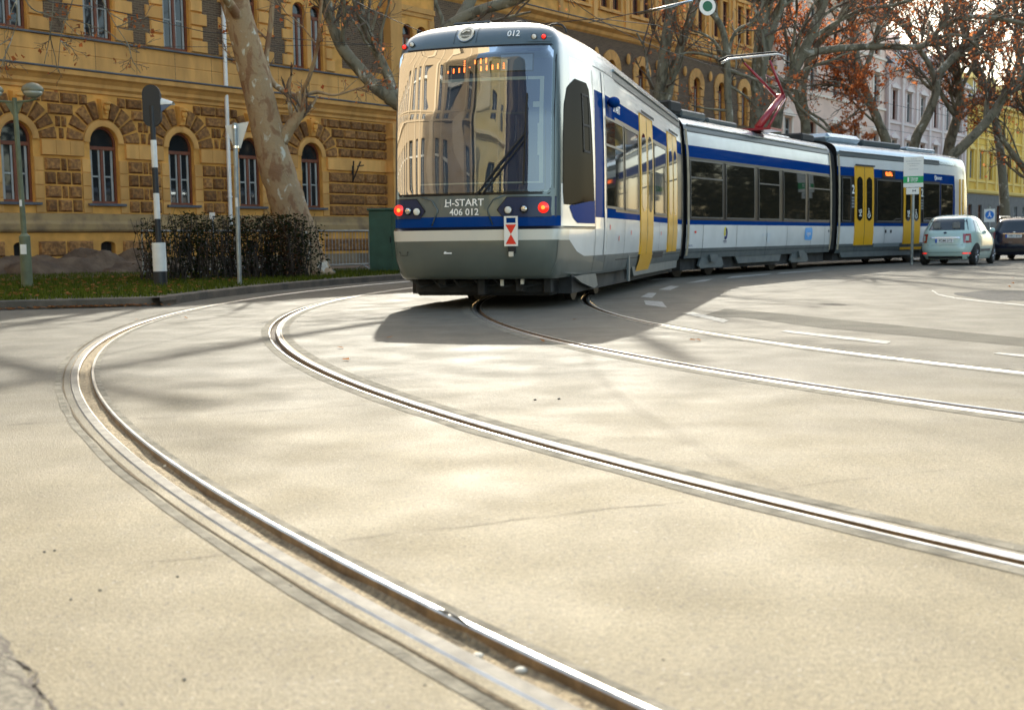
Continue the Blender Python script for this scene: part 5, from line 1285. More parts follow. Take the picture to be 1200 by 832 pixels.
tree_px('plane_tree', 'stout dark trunk rising straight behind the pantograph', 15, 49, M_BARK2, [
    ([(884, 306), (884, 230), (886, 150), (889, 110), (893, 60), (893, 0), (890, -90), (886, -200)], .34, .20, 14, (2, 4.5)),
    ([(890, 95), (898, 60), (908, 25), (920, -5), (945, -70), (960, -150)], .22, .13, 12, (2, 4)),
    ([(890, 100), (912, 92), (930, 118), (952, 140), (985, 165)], .10, .05, 6, (1, 2)),
], 900, twig=.8, leafr=.062)
tree_px('plane_tree', 'diagonal dark limb tree crossing up right of the pantograph with a long level branch', 16, 51, M_BARK2, [
    ([(905, 306), (905, 230), (908, 160), (914, 118), (928, 88), (942, 60), (955, 30), (966, 0), (985, -70), (1000, -160)], .30, .17, 10, (2, 4)),
    ([(940, 66), (962, 60), (1000, 56), (1040, 55), (1078, 55), (1092, 44), (1110, 28), (1140, 20), (1180, 24), (1215, 32)], .17, .08, 18, (1.2, 2.8)),
    ([(1100, 44), (1125, 42), (1145, 55), (1160, 68), (1172, 85)], .08, .03, 8, (1, 2)),
    ([(946, 50), (975, 30), (1010, 12), (1050, 6), (1100, -10)], .10, .05, 14, (1.5, 3)),
], 1300, twig=1.2, leafr=.066)
tree_px('plane_tree', 'pale mottled slender tree standing in front of the pink house among orange leaves', 17, 54, M_BARK2, [
    ([(946, 306), (945, 220), (944, 150), (940, 110), (944, 85), (960, 50), (985, 20), (1010, -40)], .27, .12, 12, (1.6, 3.4)),
    ([(945, 150), (933, 118), (936, 90), (925, 60), (918, 30), (905, -20)], .13, .07, 10, (1.5, 3)),
    ([(945, 130), (962, 140), (978, 150), (1005, 130), (1030, 110)], .07, .03, 10, (1, 2.4)),
], 5200, twig=1.1, leafr=.072)
tree_px('plane_tree', 'straight leaning mottled trunk right of the slender tree, behind the last tram section', 18, 57, M_BARK2, [
    ([(1055, 306), (1048, 230), (1040, 172), (1028, 140), (1015, 108), (1005, 75), (999, 35), (995, -5), (985, -90)], .27, .14, 14, (2, 4)),
    ([(1010, 92), (1022, 60), (1030, 30), (1050, -10), (1070, -80)], .13, .08, 14, (2, 3.6)),
    ([(1032, 150), (1000, 120), (985, 95), (975, 70)], .06, .03, 8, (1, 2)),
], 3800, twig=1.2, leafr=.075)
tree_px('plane_tree', 'forked tree with a curving trunk just left of the last tram end', 19, 61, M_BARK2, [
    ([(1062, 306), (1064, 230), (1072, 168), (1085, 140), (1096, 112), (1098, 92), (1115, 70), (1140, 48), (1158, 28), (1185, -5), (1210, -60)], .30, .13, 18, (1.8, 3.8)),
    ([(1097, 100), (1090, 78), (1075, 55), (1055, 25), (1040, 8), (1015, -20)], .15, .08, 14, (1.8, 3.4)),
], 1500, twig=1.3, leafr=.075)
tree_px('plane_tree', 'bushy topped tree with a short thick bole directly above the last tram end', 20, 64, M_BARK2, [
    ([(1108, 306), (1108, 230), (1112, 175), (1118, 150), (1124, 128), (1124, 100), (1118, 80), (1110, 40), (1108, -20)], .36, .14, 16, (1.8, 3.6)),
    ([(1122, 140), (1108, 120), (1100, 100), (1102, 70), (1090, 30)], .13, .07, 12, (1.6, 3)), ([(1123, 132), (1140, 118), (1165, 116), (1180, 122), (1200, 130)], .14, .06, 12, (1.5, 2.8)),
    ([(1124, 110), (1136, 85), (1150, 60), (1170, 40), (1185, 0)], .12, .06, 12, (1.6, 3))
], 1600, twig=1.3, leafr=.075)
tree_px('plane_tree', 'long limb slanting up to the right across the yellow house', 21, 58, M_BARK2, [
    ([(1098, 306), (1102, 240), (1112, 190), (1125, 175), (1148, 152), (1166, 130), (1180, 108), (1200, 88), (1235, 62), (1280, 30)], .30, .16, 14, (1.5, 3.2)),
    ([(1160, 140), (1185, 108), (1205, 100)], .08, .04, 5, (1, 2)),
], 1100, twig=1., leafr=.072)
tree_px('plane_tree', 'tree at the right edge with drooping bare branches over the grey shopfront', 22, 60, M_BARK2, [
    ([(1222, 306), (1218, 240), (1205, 205), (1190, 185), (1178, 168), (1165, 150)], .24, .10, 8, (1, 2.2)),
    ([(1216, 230), (1210, 150), (1195, 80), (1190, 10), (1180, -60)], .24, .10, 18, (2, 4)),
    ([(1196, 190), (1180, 150), (1160, 135), (1140, 128)], .05, .02, 8, (.8, 1.8)),
], 1300, twig=1.3, leafr=.072)
tree_px('plane_tree', 'bare crown filling the upper right corner above the parked cars', 23, 74, M_BARK2, [
    ([(1180, 292), (1176, 220), (1168, 150), (1150, 90), (1130, 40), (1120, -30), (1110, -110)], .32, .14, 22, (3, 5.5)),
    ([(1166, 140), (1190, 80), (1210, 20), (1230, -60)], .18, .1, 18, (3, 5)), ([(1155, 100), (1120, 60), (1085, 40), (1050, 20)], .14, .07, 16, (2.4, 4.5)),
], 1900, twig=1.4, leafr=.085)
# a tree whose crown hangs in from above at the left, trunk outside the frame
tree_px('plane_tree', 'thin hanging twigs with brown seed balls and leaves at the upper left', 24, 24, M_BARK2, [
    ([(-150, 345), (-148, 200), (-140, 60), (-120, -80), (-90, -200)], .32, .2, 0),
    ([(-130, -20), (-70, -110), (20, -150), (100, -150)], .12, .05, 9, (1.5, 2.5)),
    ([(20, -150), (50, -70), (62, -20), (60, 30), (52, 75)], .022, .006, 4, (.5, .9)), ([(60, -150), (92, -60), (85, 0), (72, 40), (68, 85)], .02, .006, 4, (.5, .9)),
    ([(-20, -150), (15, -70), (30, 0), (55, 18), (90, 25), (128, 38)], .02, .006, 5, (.5, .9)), ([(-50, -140), (5, -50), (20, 10), (14, 45), (4, 70)], .02, .006, 4, (.4, .9)),
    ([(100, -150), (140, -60), (120, -10), (130, 20), (150, 52)], .02, .006, 4, (.5, .8))
], 170, leafm=M_LEAFB, twig=.7, leafr=.05, drop=.12)
# ------------------------------------------------------------------ street furniture on the verge
M_POLEG = mat('grey_green_pole_paint', (.12, .13, .07), .6, var=.2, vscale=5, bump=.2, bscale=30)
M_GALV = mat('galvanised_steel', (.33, .36, .36), .45, .6, var=.15, vscale=8)
M_PBLK = mat('pole_black_paint', (.015, .017, .02), .5); M_PWHT = mat('pole_white_paint', (.74, .72, .66), .55, var=.08, vscale=6)
def base(px, Y, z=GZ): q = at(px, 335, Y); return Vector((q.x, q.y, z))
# twin globe lamp
t = empty('street_lamp', 'grey green lamp post carrying two drooping glass lamp heads at the left edge', 'street lamp', base(32, 22.3))
mb = MB(); mb.tube([(0, 0, 0), (-.005, 0, .95), (-.01, 0, 1.0)], [.105, .10, .055], 12); mb.tube([(-.01, 0, 1.0), (-.06, 0, 3.48)], [.052, .045], 10); mb.build('post', M_POLEG, t, smooth=True, angle=40)
mb = MB(); mb.tube([(-.52, 0, 3.46), (-.34, 0, 3.42), (-.06, 0, 3.40), (.20, 0, 3.42), (.34, 0, 3.46)], .022, 7); mb.prism([(-.24, 3.40), (.10, 3.40), (-.02, 3.16), (-.10, 3.16)], -.01, .01); mb.build('lamp_arm', M_POLEG, t)
for x in (-.46, .28):
    mb = MB(); mb.lathe([(.02, 0), (.19, -.01), (.20, .02), (.17, .08), (.10, .13), (.03, .15)], (x, 0, 3.60), 20); o = mb.build('lamp_hood', mat('lamp_hood_olive', (.16, .15, .09), .4), t, smooth=True, angle=50)
    mb = MB(); mb.lathe([(.185, -.012), (.16, -.07), (.09, -.12), (.02, -.13)], (x, 0, 3.60), 20); mb.build('lamp_glass', mat('lamp_glass_cover', (.30, .29, .22), .15, coat=1), o, smooth=True)
mb = MB(); mb.box(-.05, .06, -.112, -.10, .62, .80); mb.build('peeling_sticker', [M_PWHT], t); mb = MB(); mb.box(-.045, .0, -.058, -.05, 1.5, 1.62); mb.build('peeling_sticker', M_PWHT, t)
# striped signal post
t = empty('signal_post', 'black and white banded post with an oval black signal head and white visor hood', 'signal', base(188.5, 22.3))
lean = -.010
def lx(z): return lean*z
bands = [(0, .28, .145, 1), (.28, .92, .145, 0), (.92, 1.55, .062, 1), (1.55, 2.15, .062, 0), (2.15, 2.70, .062, 1), (2.70, 3.25, .062, 0), ]
bands = [(0, .28, .13, 1), (.28, .92, .13, 0), (.92, 1.46, .060, 1), (1.46, 1.92, .060, 0), (1.92, 2.33, .060, 1), (2.33, 2.68, .060, 0), (2.68, 3.2, .055, 1)]
bands = [(0, .27, .125, 1), (.27, .80, .125, 0), (.80, 1.24, .055, 1), (1.24, 1.71, .055, 0), (1.71, 2.18, .055, 1), (2.18, 2.68, .055, 0), (2.68, 3.3, .050, 1)]
for a, b, r, k in bands:
    mb = MB(); mb.tube([(lx(a), 0, a), (lx(b), 0, b)], r, 14); mb.build('white_band' if not k else 'black_band', M_PWHT if not k else M_PBLK, t, smooth=True, angle=40)
mb = MB(); z0 = 3.30; w_, h_ = .165, .36; P = [(lx(z0)+w_*cos(a), z0+.0+.22*(1 if sin(a) > 0 else -1)+w_*sin(a)) for a in np.linspace(0, 2*pi, 30, endpoint=False)]
mb.prism(P, -.03, .03); mb.prism([(lx(z0)+(x-lx(z0))*.86, z0+(y-z0)*.9) for x, y in P], .03, .16); o = mb.build('signal_head', M_PBLK, t); 
mb = MB(); mb.ball((lx(z0)-.0, -.035, z0-.26), .012, 5); mb.build('bolt', M_CHROME, o)
R_ = []
for i in range(9):
    a = pi*i/8; R_.append([(lx(z0)+.16, .08+.10*cos(a), z0+.02+.13*sin(a)), (lx(z0)+.38, .08+.10*cos(a), z0+.03+.05*sin(a))])
mb = MB(); mb.grid(R_); o.rotation_euler.z = .0; mb.build('visor', M_PWHT, o); mb = MB(); mb.prism([(lx(z0)+.15, z0-.12), (lx(z0)+.15, z0+.10), (lx(z0)+.38, z0+.04)], .0, .03); mb.build('visor_side', mat('visor_blue_grey', (.10, .13, .20), .5), o)
# give-way sign from behind
t = empty('give_way_sign', 'grey metal back of a triangular give way sign on a thin pole before the hedge', 'road sign', base(281, 22.6))
mb = MB(); mb.tube([(0, 0, 0), (.01, 0, 3.0)], .042, 12); mb.build('pole', M_GALV, t, smooth=True, angle=40)
mb = MB(); z = 3.0; mb.prism([(-.185, z-.04), (.26, z+.03), (.09, z-.46), (-.03, z-.46)], .05, .065); mb.build('sign_back', mat('bare_aluminium', (.62, .60, .54), .5, .3), t)
mb = MB(); mb.tube([(.01, 0, z-.10), (.01, 0, z-.05)], .055, 12); mb.tube([(.01, 0, z-.46), (.01, 0, z-.42)], .055, 12); mb.build('clamps', M_CHROME, t)
mb = MB(); mb.box(-.015, .03, -.05, -.042, 1.45, 1.62); mb.build('sticker', M_PWHT, t)
# hedge
M_HEDGE = leaf_mat('dark_hedge_leaves', (.012, .018, .007), (.035, .042, .016)); M_HEDGR = leaf_mat('reddish_hedge_leaves', (.04, .018, .009), (.08, .035, .015))
M_HSTEM = mat('dark_hedge_stems', (.035, .026, .018), .9)
def shrub(x0, x1, Y, h, label, seed, n=1700, dn=1.1):
    r = random.Random(seed); a, b = at(x0, 325, Y), at(x1, 325, Y+.8); L = (b-a).length; root = empty('hedge_shrub', label, 'shrub', ((a.x+b.x)/2, (a.y+b.y)/2, GZ), atan2(b.y-a.y, b.x-a.x), 'shrubs of the verge hedge')
    st = MB(); lf = MB()
    for i in range(60):
        x = r.uniform(-L/2, L/2); y = r.uniform(-.5, .5); p = Vector((x, y, -.02)); P = [p.copy()]
        for k in range(5): p = p+Vector((r.uniform(-.12, .12), r.uniform(-.1, .1), h*r.uniform(.14, .24))); P.append(p.copy())
        st.tube(P, [.018, .014, .011, .008, .006, .004], 4, cap=False)
    for i in range(n):
        x = r.uniform(-L/2-.1, L/2+.1); z = h*r.random()**.75; e = 1-(2*x/(L+.3))**6; top = h*(.86+.10*sin(x*4+seed)+.08*sin(x*11)+.10*r.random()); 
        if z > top: continue
        y = r.uniform(-.6, .6)*(1-.3*z/h); s_ = r.uniform(.025, .05); c = Vector((x, y, z+r.uniform(-.03, .06))); q = r.uniform(0, 6.3); d1 = Vector((cos(q), sin(q), r.uniform(-.6, .6)))*s_; d2 = Vector((-sin(q)*.5, cos(q)*.5, r.uniform(.2, 1)))*s_
        lf.add([c-d1, c+d2*.6, c+d1, c-d2*.6], [(0, 1, 2, 3)], 1 if r.random() < .12+.2*(sin(x*3+seed) > .5) else 0)
    st.build('stems', M_HSTEM, root); lf.build('foliage', [M_HEDGE, M_HEDGR], root)
shrub(176, 232, 25.2, 1.42, 'dark green hedge shrub right behind the striped signal post', 31); shrub(228, 282, 25.6, 1.38, 'dark hedge shrub between the striped post and the sign pole', 32)
shrub(278, 326, 26.0, 1.36, 'reddish tinged hedge shrub just right of the sign pole', 33); shrub(318, 366, 26.4, 1.40, 'dense hedge shrub growing against the foot of the leaning plane trunk', 34, 2500)
t = empty('notice_board', 'small pale notice plate on a stake above the hedge, left of the sign pole', 'notice', base(252, 26.6)); mb = MB(); mb.tube([(0, 0, 0), (0, 0, 1.45)], .018, 6); mb.build('stake', M_GALV, t); mb = MB(); mb.box(-.06, .06, -.03, -.02, 1.32, 1.46); mb.build('plate', M_PWHT, t)
# crowd-control barriers
def barrier(x0, x1, Y0_, Y1_, label):
    a, b = at(x0, 320, Y0_), at(x1, 320, Y1_); L = (b-a).length; t = empty('barrier', label, 'barrier', ((a.x+b.x)/2, (a.y+b.y)/2, GZ), atan2(b.y-a.y, b.x-a.x), 'steel crowd barriers round the dug up strip')
    mb = MB(); h = 1.08; mb.tube([(-L/2, 0, .12), (-L/2, 0, h), (L/2, 0, h), (L/2, 0, .12)], .02, 6, cap=True); mb.tube([(-L/2, 0, .18), (L/2, 0, .18)], .018, 6); mb.build('barrier_frame', M_GALV, t)
    mb = MB(); n = int(L/.125)
    for i in range(1, n): x = -L/2+L*i/n; mb.tube([(x, 0, .18), (x, 0, h)], .0075, 4, cap=False)
    mb.build('bars', M_GALV, t)
    for x in (-L/2+.25, L/2-.25): mb = MB(); mb.tube([(x-.0, -.35, .0), (x, 0, .16), (x, .35, .0)], .018, 5); mb.build('foot', M_GALV, t)
    return t
barrier(168, 222, 26.6, 27.6, 'steel barrier panel at the left end of the hedge, by the striped post'); barrier(223, 276, 27.7, 28.9, 'steel barrier panel behind the hedge, left of the sign pole')
barrier(277, 330, 29.0, 30.2, 'steel barrier panel behind the hedge, left of the leaning trunk'); barrier(374, 433, 31.2, 32.8, 'fully visible steel barrier panel between leaning trunk and green cabinet')
t = empty('warning_lamp', 'small yellow and black warning lamp fixed where the barriers meet the trunk', 'warning lamp', base(369, 30.6)); mb = MB(); mb.cbox(-.08, .08, -.05, .05, .85, 1.0, .02); mb.build('yellow_body', mat('lamp_yellow', (.6, .45, .03), .5), t); mb = MB(); mb.tube([(0, 0, 1.0), (0, 0, 1.16)], .085, 12); mb.tube([(0, 0, 0), (0, 0, .85)], .02, 6); mb.build('black_top', M_BLACKM, t)
# utility cabinet
M_CAB = mat('cabinet_green_paint', (.028, .085, .055), .5, var=.15, vscale=3); q = base(464, 31.5)
t = empty('utility_cabinet', 'dark green metal utility cabinet half hidden behind the tram front', 'cabinet', q, -.15); mb = MB(); mb.cbox(-.62, .62, -.28, .28, .02, 1.58, .012); mb.build('cabinet_body', M_CAB, t); mb = MB(); mb.cbox(-.66, .66, -.32, .32, 1.58, 1.64, .012); mb.build('cabinet_lid', M_CAB, t)
mb = MB(); mb.box(-.585, -.01, -.292, -.281, .10, 1.52); mb.box(.01, .585, -.292, -.281, .10, 1.52); o = mb.build('cabinet_doors', M_CAB, t); mb = MB(); mb.box(-.06, -.03, -.31, -.293, .75, .9); mb.build('handle', M_BLACKM, o)

# tram stop sign
q = gp(1068.5, 310.5); t = empty('stop_sign', 'white stop panel with a green band on a grey pole left of the mint car', 'stop sign', (q.x, q.y, 0), -.33)
mb = MB(); mb.tube([(0, 0, 0), (0, 0, 3.25)], .045, 12); mb.build('pole', M_GALV, t, smooth=True, angle=40)
mb = MB(); mb.box(-.285, .285, -.075, -.05, 2.34, 3.25); pn = mb.build('sign_panel', M_SIGNW, t)
mb = MB(); mb.box(-.286, .286, -.079, -.0755, 2.47, 2.67); gb = mb.build('green_band', mat('stop_green', (.01, .36, .10), .5), pn)
M_GTXT = mat('grey_print', (.42, .42, .40), .6)
mb = MB(); r = random.Random(5)
for k, (w_, z) in enumerate(((.16, 3.18), (.44, 3.12), (.36, 3.04), (.22, 2.98), (.26, 2.88))):
    x = -w_/2
    while x < w_/2: l = r.uniform(.02, .06); mb.box(x, min(x+l, w_/2), -.078, -.0765, z-.008, z+.008); x += l+.012
mb.build('timetable_print', M_GTXT, pn)
mb = MB(); mb.box(-.17, -.12, -.083, -.0795, 2.50, 2.64); v, f = text_mesh('TRAM', .085, .02); mb.add([(a+.02, -.083, b+2.60) for a, b in v], f); v, f = text_mesh('STOP', .085, .02); mb.add([(a+.02, -.083, b+2.53) for a, b in v], f); mb.build('lettering', M_LETTER, pn)
mb = MB(); mb.box(-.20, .17, -.07, -.045, 2.13, 2.325); pl_ = mb.build('small_plate', M_SIGNW, t); mb = MB(); mb.add([(-.02, -.073, 2.20), (-.02, -.073, 2.27), (.03, -.073, 2.235), (.08, -.073, 2.27), (.08, -.073, 2.20)], [(0, 1, 2), (2, 3, 4)]); mb.build('direction_mark', M_BLACKM, pl_)

# blue pedestrian sign behind the cars
q = at(1158.5, 300, 45); t = empty('crossing_sign', 'blue round walking path sign on a pale square board above the parked cars', 'road sign', (q.x, q.y, 0), -.38); mb = MB(); mb.tube([(0, 0, 0), (0, 0, 1.95)], .04, 10); mb.build('pole', M_GALV, t)
mb = MB(); mb.box(-.19, .19, -.06, -.045, 1.36, 1.84); o = mb.build('sign_board', M_SIGNW, t); mb = MB(); mb.prism([(.155*cos(a), 1.62+.155*sin(a)) for a in np.linspace(0, 2*pi, 28, endpoint=False)], -.068, -.061); bl = mb.build('blue_disc', mat('sign_blue', (.01, .18, .62), .4), o)
mb = MB(); mb.ball((0, -.072, 1.715), .022, 6, sc=(1, .15, 1)); mb.prism([(-.033, 1.69), (.033, 1.69), (.02, 1.62), (.077, 1.545), (.045, 1.54), (0, 1.60), (-.05, 1.54), (-.077, 1.545), (-.022, 1.62)], -.074, -.069); mb.build('walking_figure', M_LETTER, bl)
# hanging round green sign and overhead line
q = at(829, 8, 24); t = empty('hanging_sign', 'round sign with a green centre and white rim hanging from the overhead wires', 'signal disc', q, .15)
mb = MB(); mb.prism([(.165*cos(a), .165*sin(a)*1.05) for a in np.linspace(0, 2*pi, 32, endpoint=False)], -.012, .012); o = mb.build('white_disc', M_SIGNW, t); mb = MB(); mb.prism([(.10*cos(a), .10*sin(a)) for a in np.linspace(0, 2*pi, 32, endpoint=False)], -.016, -.0125); mb.build('green_centre', mat('disc_green', (.01, .12, .05), .5), o)
def wire(P, r, label, m=M_BLACKM): mb = MB(); mb.tube(P, r, 5); return tag(mb.build('overhead_wire', m), label, 'wire', 'overhead tram wires and stays')
ZC = 5.35
cw_ = [(*p, ZC) for p in off(3.155)[110::6] if p[1] < 90]
wire(cw_, .007, 'contact wire following the curve above the track the tram stands on'); wire([(*p, ZC) for p in off(-.72)[130::6] if p[1] < 90], .007, 'contact wire above the empty track left of the tram')
wire([at(-20, -30, 20), at(60, 3, 22), at(120, 10, 24), at(240, 38, 28), at(330, 45, 31), at(460, 55, 35)], .009, 'upper stay wire crossing in front of the ochre facade at the upper left')
wire([at(155, 55, 27), at(250, 55.5, 29), at(460, 52, 32)], .007, 'thin level stay wire over the second floor windows of the ochre facade')
wire([at(690, 27, 22), at(829, -2, 24), at(900, -20, 26)], .008, 'stay wire holding the round green sign')
wire([at(620, 30, 24), at(700, 22, 24), at(770, 30, 26), at(860, 66, 31)], .008, 'sagging stay wire between tram roof and pantograph')
mb = MB(); mb.tube([at(748, 16.5, 25), at(811, 1.5, 24)], .03, 7); tag(mb.build('wire_bracket', M_CHROME, smooth=True), 'bright metal bracket tube slanting up left of the round green sign', 'bracket')

# ------------------------------------------------------------------ parked cars
class CarBody:
    # stack of horizontal rings; x across, y forward (rear at small y), z up
    def __init__(s, rear, front, width, pe=4.5): s.rear, s.front, s.width, s.pe = rear, front, width, pe
    def g(s, tab, z): return float(np.interp(z, [a for a, b in tab], [b for a, b in tab]))
    def prm(s, z): r = s.g(s.rear, z); f = s.g(s.front, z); return (r+f)/2, (f-r)/2, s.g(s.width, z)
    def ring(s, z, n=56):
        c, a, w_ = s.prm(z); out = []
        for i in range(n):
            th = 2*pi*i/n; co, si = cos(th), sin(th)
            out.append((w_*abs(si)**(2/s.pe)*(1 if si > 0 else -1), c+a*abs(co)**(2/s.pe)*(1 if co > 0 else -1), z))
        return out
    def back(s, x, z, e=.004):
        c, a, w_ = s.prm(z); q = min(.999, abs(x)/w_); y = c-a*(1-q**s.pe)**(1/s.pe); return (x, y-e, z)
    def flank(s, y, z, sg, e=.004):
        c, a, w_ = s.prm(z); q = min(.999, abs(y-c)/a); return (sg*(w_*(1-q**s.pe)**(1/s.pe)+e), y, z)
    def body(s, m, par, zs, name='body'):
        mb = MB(); R = [s.ring(z) for z in zs]; mb.grid(R, closed=True); mb.add(R[0], [tuple(range(56))]); mb.add(R[-1], [tuple(range(56))]); return mb.build(name, m, par, smooth=True, angle=50)
    def pback(s, xl, xr, z0, z1, m, name, par, rows=8, cols=10, e=.006):
        mb = MB(); R = []
        for i in range(rows+1):
            z = z0+(z1-z0)*i/rows; a = xl(z) if callable(xl) else xl; b = xr(z) if callable(xr) else xr; R.append([s.back(a+(b-a)*j/cols, z, e) for j in range(cols+1)])
        mb.grid(R); return mb.build(name, m, par, smooth=True)
    def pside(s, yl, yr, z0, z1, m, name, par, sg, rows=8, cols=8, e=.006):
        mb = MB(); R = []
        for i in range(rows+1):
            z = z0+(z1-z0)*i/rows; a = yl(z) if callable(yl) else yl; b = yr(z) if callable(yr) else yr; R.append([s.flank(a+(b-a)*j/cols, z, sg, e) for j in range(cols+1)])
        mb.grid(R); return mb.build(name, m, par, smooth=True)
M_CGLASS = mat('car_glass', (.02, .026, .028), .04, spec=.7, ior=1.5); M_TYRE = mat('tyre_rubber', (.018, .018, .018), .85); M_RIM = mat('alloy_rim', (.35, .35, .36), .35, .9)
M_CTAIL = mat('car_tail_lens', (.30, .008, .012), .2, coat=1); M_PLATE = mat('number_plate_white', (.78, .78, .76), .5); M_EU = mat('plate_blue', (.02, .10, .45), .5)
def wheel(par, x, y, r=.29, w_=.18):
    mb = MB(); sg = 1 if x > 0 else -1; mb.lathe([(r*.62, -w_/2), (r*.93, -w_/2), (r, -w_/2+.03), (r, w_/2-.03), (r*.93, w_/2), (r*.62, w_/2)], (x, y, r), 28, axis='x'); o = mb.build('wheel', M_TYRE, par, smooth=True, angle=40)
    mb = MB(); mb.lathe([(r*.64, w_/2*sg*.9), (r*.60, w_/2*sg*.98), (r*.2, w_/2*sg*.85), (.01, w_/2*sg*.9)], (x, y, r), 20, axis='x')
    for k in range(7): a = 2*pi*k/7; mb.tube([(x+sg*w_*.46, y+.05*cos(a), r+.05*sin(a)), (x+sg*w_*.49, y+r*.6*cos(a), r+r*.6*sin(a))], .018, 4)
    mb.build('rim', M_RIM, o, smooth=True, angle=40)
def arch(cb, par, y, r, sg, z=.29):
    # dark wheel arch drawn on the flank surface
    mb = MB(); R = []
    for rr_2 in np.linspace(.02, r, 7): R.append([cb.flank(y+rr_2*cos(a), max(.185, z+rr_2*sin(a)), sg, .004) for a in np.linspace(-.35, pi+.35, 22)])
    mb.grid(R); mb.build('wheel_arch', M_BLACKM, par)
def plate(cb, par, z, txt, e=.02, w_=.26, h=.055):
    p = cb.back(0, z, e); t = empty('number_plate', None, None); t.parent = par; t.location = p
    mb = MB(); mb.box(-w_, w_, -.006, 0, -h, h); mb.build('plate', M_PLATE, t); mb = MB(); mb.box(-w_, -w_+.05, -.008, -.0062, -h, h); mb.build('blue_strip', M_EU, t)
    v, f = text_mesh(txt, .105, .01); mb = MB(); mb.add([(a*.92+.03, -.0075, b) for a, b in v], f); mb.build('lettering', M_BLACKM, t)
M_MINT = mat('mint_green_car_paint', (.42, .55, .50), .25, coat=.6)
c0 = gp(1107, 311); t = empty('parked_car', 'small mint green hatchback parked behind the stop sign pole, rear towards the road', 'car', (c0.x-.1, c0.y-.2, 0), -radians(33.8))
hb = CarBody([(.18, .10), (.32, .0), (.50, -.02), (.62, .02), (.80, .05), (.95, .10), (1.10, .24), (1.30, .42), (1.40, .56), (1.46, .85), (1.49, 1.25)],
             [(.18, 3.42), (.35, 3.52), (.55, 3.54), (.72, 3.45), (.86, 3.25), (.95, 2.85), (1.0, 2.62), (1.15, 2.42), (1.32, 2.12), (1.40, 1.92), (1.46, 1.7), (1.49, 1.45)],
             [(.18, .74), (.30, .79), (.50, .82), (.70, .815), (.88, .79), (.98, .765), (1.10, .72), (1.30, .635), (1.38, .59), (1.43, .53), (1.46, .44), (1.485, .30), (1.49, .05)], 4.2)
hb.body(M_MINT, t, [.18, .24, .32, .42, .50, .58, .66, .74, .80, .86, .92, .97, 1.02, 1.1, 1.18, 1.26, 1.32, 1.37, 1.40, 1.43, 1.45, 1.465, 1.478, 1.486, 1.49])
hb.pback(lambda z: -float(np.interp(z, [1.03, 1.36], [.61, .50])), lambda z: float(np.interp(z, [1.03, 1.36], [.61, .50])), 1.03, 1.36, M_CGLASS, 'rear_window', t)
for x in (-.28, .28):
    mb = MB(); mb.cbox(x-.11, x+.11, .62, .66, 1.07, 1.27, .03); mb.v = [(a, b-.42, c) for a, b, c in mb.v]; mb.build('headrest', mat('seat_pale_fabric', (.20, .20, .19), .8), t)
mb = MB(); mb.box(-.72, .72, .5, 3.2, .16, .22); mb.build('floor_pan', M_BLACKM, t)
for sg in (-1, 1):
    hb.pside(lambda z: float(np.interp(z, [.99, 1.32], [.62, .80])), lambda z: float(np.interp(z, [.99, 1.32], [1.02, 1.0])), 1.0, 1.32, M_CGLASS, 'rear_side_window', t, sg)
    hb.pside(lambda z: 1.09, lambda z: float(np.interp(z, [.98, 1.34], [2.42, 1.90])), .98, 1.33, M_CGLASS, 'door_window', t, sg)
    hb.pside(1.06, 1.07, .35, .98, M_BLACKM, 'door_gap', t, sg, 4, 1); hb.pside(2.32, 2.33, .35, .95, M_BLACKM, 'door_gap', t, sg, 4, 1); hb.pside(1.2, 1.38, .80, .83, M_CHROME, 'door_handle', t, sg, 1, 2, .02); hb.pside(1.0, 2.2, .40, .47, M_GREYS, 'side_strip', t, sg, 1, 6, .01)
    arch(hb, t, .62, .36, sg); arch(hb, t, 2.85, .36, sg)
    # tail lamps: red ring with body coloured centre
    a, b = (.52, .70) if sg > 0 else (-.70, -.52)
    o = hb.pback(lambda z: a+(z-.7)*(-.10*sg) if sg > 0 else a+(z-.7)*.12, lambda z: b+(z-.7)*(-.10*sg) if sg > 0 else b+(z-.7)*.12, .66, .92, M_CTAIL, 'tail_light', t, 4, 4, .014)
    hb.pback(a+.055, b-.055, .72, .86, M_MINT, 'lamp_centre', o, 3, 3, .020)
    hb.pback(sg*.60-.09, sg*.60+.09, .335, .37, M_RED, 'reflector', t, 1, 2, .012)
    mb = MB(); mb.ball((sg*.88, 2.12, 1.02), .09, 8, sc=(1, .8, .8)); mb.build('door_mirror', M_MINT, t, smooth=True)
    wheel(t, sg*.70, .62); wheel(t, sg*.70, 2.85)
hb.pback(-.42, .42, .79, .835, M_CHROME, 'boot_trim', t, 1, 6, .02); plate(hb, t, .72, 'PDM-313', .02); hb.pback(-.66, .66, .375, .385, M_BLACKM, 'bumper_line', t, 1, 8, .01); hb.pback(-.62, .62, .19, .27, M_BLACKM, 'lower_valance', t, 2, 8, .008); hb.pback(-.66, .66, .588, .596, M_BLACKM, 'boot_gap', t, 1, 8, .005)
mb = MB(); p = hb.back(0, .955, .01); mb.ball(p, .04, 8, sc=(1.2, .4, .8)); mb.build('round_badge', M_NAVY, t, smooth=True)

